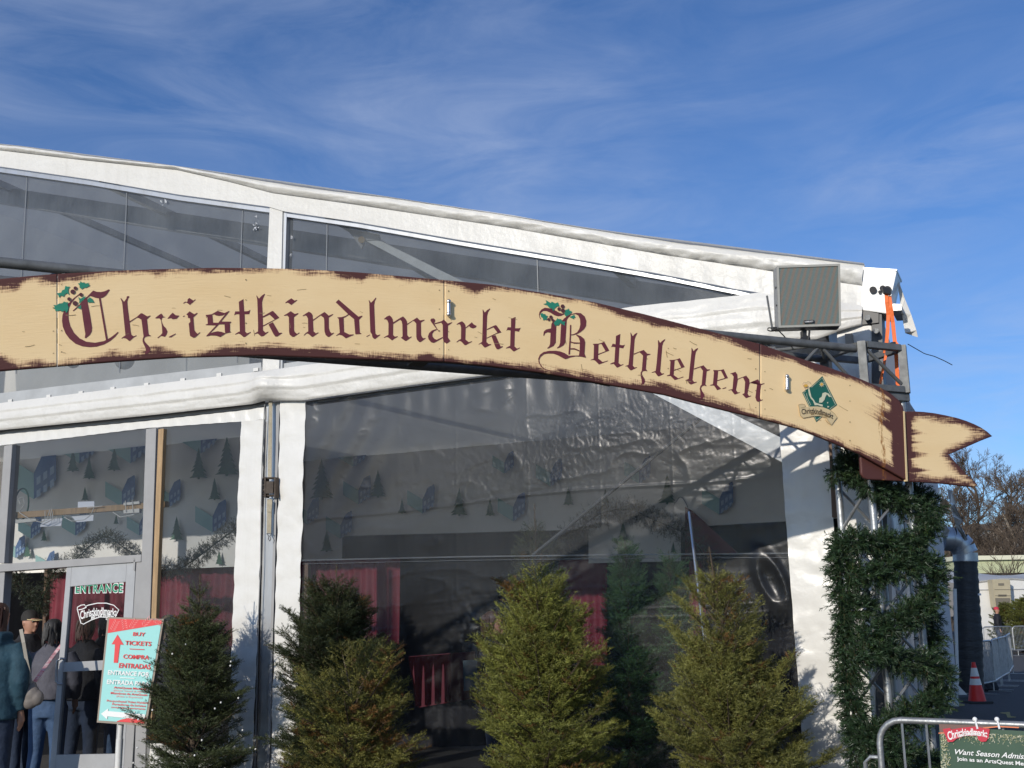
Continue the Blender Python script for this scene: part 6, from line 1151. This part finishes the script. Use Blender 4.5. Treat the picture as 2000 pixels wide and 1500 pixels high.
# ================================================================== PEOPLE
SKIN = mat('skin', (.46, .24, .16), .5, var=.15, vscale=12)
def person(base, face, H, label, jacket, trousers, hair, jlen=.50, longhair=False, hat=None, bulk=1.0, detail=True, yoke=None, name='person', armpose=0.0, hood=False, stride=.06):
    """standing figure; local +y is where it faces; face = heading angle from world +Y towards +X"""
    root = empty(name, base, label, 'person', 'people at the market' if detail else None); s_ = H / 1.75; cf, sf = math.cos(face), math.sin(face)
    def w(x, y, z): x, y, z = x * s_, y * s_, z * s_; return np.array([base[0] + x * cf + y * sf, base[1] - x * sf + y * cf, z])
    def ellip_loft(b, rings, n=20):
        st_ = len(b.v)
        for (cx, cy, z, rx, ry) in rings:
            for k in range(n): a = 2 * math.pi * k / n; b.v.append(tuple(w(cx + rx * math.cos(a), cy + ry * math.sin(a), z)))
        for i in range(len(rings) - 1):
            for k in range(n): b.f.append((st_ + i * n + k, st_ + i * n + (k + 1) % n, st_ + (i + 1) * n + (k + 1) % n, st_ + (i + 1) * n + k))
        b.f.append(tuple(st_ + k for k in range(n))[::-1]); b.f.append(tuple(st_ + (len(rings) - 1) * n + k for k in range(n)))
    def fuse(o, vx):
        m_ = o.modifiers.new('fuse', 'REMESH'); m_.mode = 'VOXEL'; m_.voxel_size = vx; m_.use_smooth_shade = True; s2 = o.modifiers.new('smooth', 'SMOOTH'); s2.iterations = 4; return o
    B_ = bulk; ap = armpose
    # body: legs, trunk, arms, hands, neck and head in one skin
    b = MB()
    for sx in (-1, 1):
        b.tube([w(sx * .10, 0, .88), w(sx * .10, .01 + sx * stride * .3, .48), w(sx * .10, sx * stride, .06)], [.075 * s_, .05 * s_, .035 * s_], 12)
        b.tube([w(sx * .10, sx * stride - .05, .04), w(sx * .105, sx * stride + .15, .035)], [.04 * s_, .035 * s_], 10)
        sh, elb, wr_ = (sx * .18, 0, 1.42), (sx * .25, -.03 + .10 * ap, 1.14), (sx * (.23 - .06 * ap), .05 + .20 * ap, .90 + .14 * ap)
        b.tube([w(*sh), w(*elb), w(*wr_)], [.042 * s_, .035 * s_, .024 * s_], 10)
        hx, hy, hz = wr_; b.tube([w(hx, hy, hz), w(hx, hy + .02, hz - .085)], [.030 * s_, .034 * s_], 8)
        for k in range(4): fy = -.028 + .019 * k; L_ = (.07, .082, .078, .06)[k]; b.tube([w(hx, hy + .02 + fy, hz - .08), w(hx - sx * .008, hy + .025 + fy, hz - .08 - L_ * .55), w(hx - sx * .022, hy + .03 + fy, hz - .08 - L_)], [.0095 * s_, .009 * s_, .0075 * s_], 6)
        b.tube([w(hx, hy + .045, hz - .03), w(hx - sx * .01, hy + .07, hz - .075), w(hx - sx * .02, hy + .068, hz - .10)], [.012 * s_, .010 * s_, .008 * s_], 6)
    ellip_loft(b, [(0, 0, .85, .14, .10), (0, 0, 1.0, .135, .095), (0, 0, 1.2, .14, .10), (0, 0, 1.38, .17, .10), (0, 0, 1.46, .10, .07), (0, .0, 1.50, .055, .055), (0, .01, 1.56, .052, .055)])
    hd = [(0, .022, 1.545, .030, .035), (0, .022, 1.565, .048, .062), (0, .018, 1.60, .062, .080), (0, .012, 1.64, .070, .090), (0, .008, 1.68, .073, .095), (0, .0, 1.72, .066, .086), (0, -.004, 1.745, .045, .06), (0, -.004, 1.757, .02, .025)]
    ellip_loft(b, hd)
    b.tube([w(0, .102, 1.66), w(0, .118, 1.632), w(0, .108, 1.622)], [.008 * s_, .013 * s_, .012 * s_], 8)     # nose
    b.sphere(w(0, .094, 1.592), .017 * s_, 10, 6, (1.4, .8, .5)); b.sphere(w(0, .088, 1.568), .018 * s_)           # lips, chin
    for sx in (-1, 1): b.sphere(w(sx * .074, -.002, 1.645), .022 * s_, 8, 6, (.5, .8, 1.3)); b.tube([w(sx * .012, .098, 1.683), w(sx * .05, .085, 1.682)], .009 * s_, 6)
    o = fuse(b.build('body', SKIN, root), .010 if detail else .03)
    if detail:
        for sx in (-1, 1): e = MB(); e.sphere(w(sx * .030, .092, 1.663), .0105 * s_, 10, 8); e.build('eye', mat('eye_dark', (.03, .025, .02), .2), root)
    # trousers
    b = MB(); ellip_loft(b, [(0, 0, .80, .165 * B_, .125), (0, 0, .92, .165 * B_, .125), (0, 0, 1.02, .15 * B_, .115)])
    for sx in (-1, 1): b.tube([w(sx * .095, 0, .90), w(sx * .10, .015 + sx * stride * .3, .48), w(sx * .10, sx * stride - .01, .10), w(sx * .10, sx * stride, .06)], [.095 * s_ * B_, .072 * s_, .062 * s_, .064 * s_], 14)
    fuse(b.build('trousers', trousers, root), .016 if detail else .04)
    b = MB()
    for sx in (-1, 1): b.tube([w(sx * .10, sx * stride - .09, .045), w(sx * .10, sx * stride + .02, .055), w(sx * .108, sx * stride + .17, .035)], [.045 * s_, .052 * s_, .042 * s_], 10)
    fuse(b.build('shoes', mat('dark_shoes', (.03, .028, .03), .5), root), .016 if detail else .04)
    # jacket
    b = MB(); zl = .90 * 1.0 + (.5 - jlen)
    ellip_loft(b, [(0, 0, zl, .20 * B_, .155 * B_), (0, 0, zl + .10, .19 * B_, .15 * B_), (0, 0, 1.15, .185 * B_, .145 * B_), (0, 0, 1.32, .205 * B_, .15 * B_), (0, 0, 1.42, .19 * B_, .13), (0, 0, 1.48, .115, .10), (0, 0, 1.53, .078, .08)])
    for sx in (-1, 1): b.tube([w(sx * .17, 0, 1.42), w(sx * .215 * B_, -.01, 1.30), w(sx * .255, -.03 + .10 * ap, 1.14), w(sx * (.235 - .06 * ap), .05 + .20 * ap, .92 + .14 * ap)], [.075 * s_, .072 * s_ * B_, .062 * s_ * B_, .050 * s_], 12)
    if hood: b.sphere(w(0, -.10, 1.45), .125 * s_, 16, 10, (1.1, .75, .7)); b.tube([w(-.11, .02, 1.50), w(-.09, -.10, 1.50), w(0, -.17, 1.48), w(.09, -.10, 1.50), w(.11, .02, 1.50)], .045 * s_, 10)
    fuse(b.build('jacket', jacket, root), .014 if detail else .04)
    if yoke: b = MB(); ellip_loft(b, [(0, 0, 1.33, .215 * B_, .16 * B_), (0, 0, 1.42, .20 * B_, .14), (0, 0, 1.485, .125, .105), (0, 0, 1.54, .088, .088)]); fuse(b.build('jacket_yoke', yoke, root), .014)
    # hair or hat
    if hair is not None:
        b = MB(); rng_ = [(0, -.012, 1.62, .076, .085), (0, -.014, 1.68, .083, .100), (0, -.010, 1.73, .078, .096), (0, -.008, 1.768, .050, .062), (0, -.008, 1.778, .018, .02)]
        if longhair: rng_ = [(0, -.06, 1.44, .085, .055), (0, -.055, 1.50, .100, .070), (0, -.04, 1.56, .098, .080)] + rng_
        else: rng_ = [(0, -.035, 1.575, .066, .060)] + rng_
        ellip_loft(b, rng_)
        g_ = random.Random(int(H * 1000))
        for _ in range(60 if detail else 8):
            a = g_.uniform(math.pi, 2 * math.pi) ; z_ = g_.uniform(1.60, 1.74); rx = .078; p_ = (rx * math.cos(a), -.012 + .095 * math.sin(a), z_); b.tube([w(*p_), w(p_[0] * 1.12, p_[1] * 1.1 - .005, z_ - .06), w(p_[0] * 1.15, p_[1] * 1.05 - .01, z_ - (.20 if longhair else .10))], [.012 * s_, .012 * s_, .004 * s_], 5)
        o = b.build('hair', hair, root, smooth=True); 
    if hat:
        kind, m_, m2_ = hat; b = MB(); ellip_loft(b, [(0, -.002, 1.675, .080, .100), (0, -.004, 1.72, .080, .098), (0, -.006, 1.765, .062, .076), (0, -.006, 1.785, .03, .035)]); b.build('hat', m_, root, smooth=True)
        if kind == 'cap': b = MB(); P_ = [w(.072 * math.cos(a), .05 + .125 * math.sin(a), 1.690 - .012 * math.sin(a)) for a in np.linspace(0, math.pi, 12)]; b.prism(P_, np.array([0, 0, -.008])); b.build('cap_visor', m2_, root, smooth=False)
    return root, w
def cloth(name, c, **k): return mat(name, c, .8, bump=.9, bscale=11, var=.25, vscale=9, **k)
TEAL = cloth('teal_coat', (.018, .062, .092)); JEAN = cloth('blue_denim', (.05, .10, .20)); DJEAN = cloth('dark_denim', (.02, .035, .07)); GRJ = cloth('grey_jacket', (.10, .10, .125)); MAR = cloth('maroon_puffer', (.22, .03, .03)); BLJ = cloth('black_jacket', (.014, .014, .018)); DGR = cloth('charcoal_jacket', (.05, .05, .055))
HB = mat('auburn_hair', (.075, .03, .018), .6, var=.4, vscale=40, stretch=(3, 3, .4)); HD = mat('dark_grey_hair', (.035, .035, .037), .6, var=.4, vscale=40, stretch=(3, 3, .4)); HL = mat('blond_hair', (.30, .20, .11), .6, var=.3, vscale=40)
p1, w1 = person(gp(-2, 9.75), .15, 1.84, 'person seen from behind in a teal hooded coat with auburn hair at the left edge', TEAL, DJEAN, HB, jlen=.56, longhair=True, hood=True, bulk=1.15)
p2, w2 = person(gp(108, 11.2), .05, 1.70, 'person seen from behind in a grey jacket and blue jeans in the open entrance', GRJ, JEAN, HD, jlen=.42, bulk=1.12, armpose=.5)
person(gp(60, 12.1), 2.1, 1.79, 'person in a black cap and maroon puffer jacket facing right inside the entrance', MAR, DJEAN, None, hat=('cap', mat('black_cap', (.02, .018, .016), .8), mat('tan_visor', (.55, .42, .22), .7)), yoke=BLJ, bulk=1.2, armpose=.6)
person(gp(172, 12.0), .3, 1.72, 'person in black with brown hair seen through the door glass', BLJ, DJEAN, HB, bulk=1.1)
person(gp(212, 12.3), -.4, 1.76, 'person in dark clothes behind the door glass next to its right stile', BLJ, JEAN, HD, bulk=1.1)
person(gp(332, 11.0), .4, 1.72, 'blond person in a charcoal jacket behind the film right of the door', DGR, DJEAN, HL, bulk=1.15)
person(gp(964, 10.7), 1.9, 1.71, 'person in black whose face shows left of the middle fir inside the tent', BLJ, DJEAN, HB, bulk=1.0)
person(gp(1946, 42), 1.9, 1.68, 'far person in a red hat and dark coat behind the barriers', BLJ, DJEAN, None, hat=('beanie', mat('red_hat', (.5, .03, .06), .8), None), detail=False)
person(gp(1996, 42), -1.6, 1.70, 'far person in dark clothes at the right edge behind the barriers', BLJ, DJEAN, HD, detail=False)
# shoulder bag
bag = empty('shoulder_bag', dp(58, 1355, 9.75), 'taupe shoulder bag hanging on a beige strap between two people', 'bag')
TAU = mat('taupe_leather', (.20, .175, .155), .55, bump=.3, bscale=18, var=.2)
b = MB(); c = dp(59, 1356, 9.75)
for (dx, dz, r_) in [(0, 0, .085), (-.05, -.03, .07), (.05, -.03, .07), (0, .06, .055), (0, -.05, .075)]: b.sphere(c + [dx, 0, dz], r_, 16, 10, (1, .7, 1))
o = b.build('pouch', TAU, bag); m_ = o.modifiers.new('fuse', 'REMESH'); m_.mode = 'VOXEL'; m_.voxel_size = .01; m_.use_smooth_shade = True
def strap(name, pts, wd, m_):
    b = MB(); P_ = [dp(x, y, d) for x, y, d in pts]
    for a, c_ in zip(P_[:-1], P_[1:]): b.bar(a, c_, .006, wd, (1, 0, 0))
    b.build(name, m_, bag)
strap('strap', [(41, 1229, 9.6), (46, 1255, 9.6), (52, 1290, 9.65), (58, 1320, 9.7), (60, 1335, 9.72)], .03, mat('beige_strap', (.36, .33, .28), .7))
strap('strap', [(62, 1338, 9.74), (75, 1322, 10.0), (90, 1300, 10.5), (108, 1275, 10.9), (120, 1260, 10.95)], .035, mat('patterned_strap', (.50, .04, .10), .7, var=.9, vscale=25, vcol=(.7, .68, .66)))
print('needles', NT)
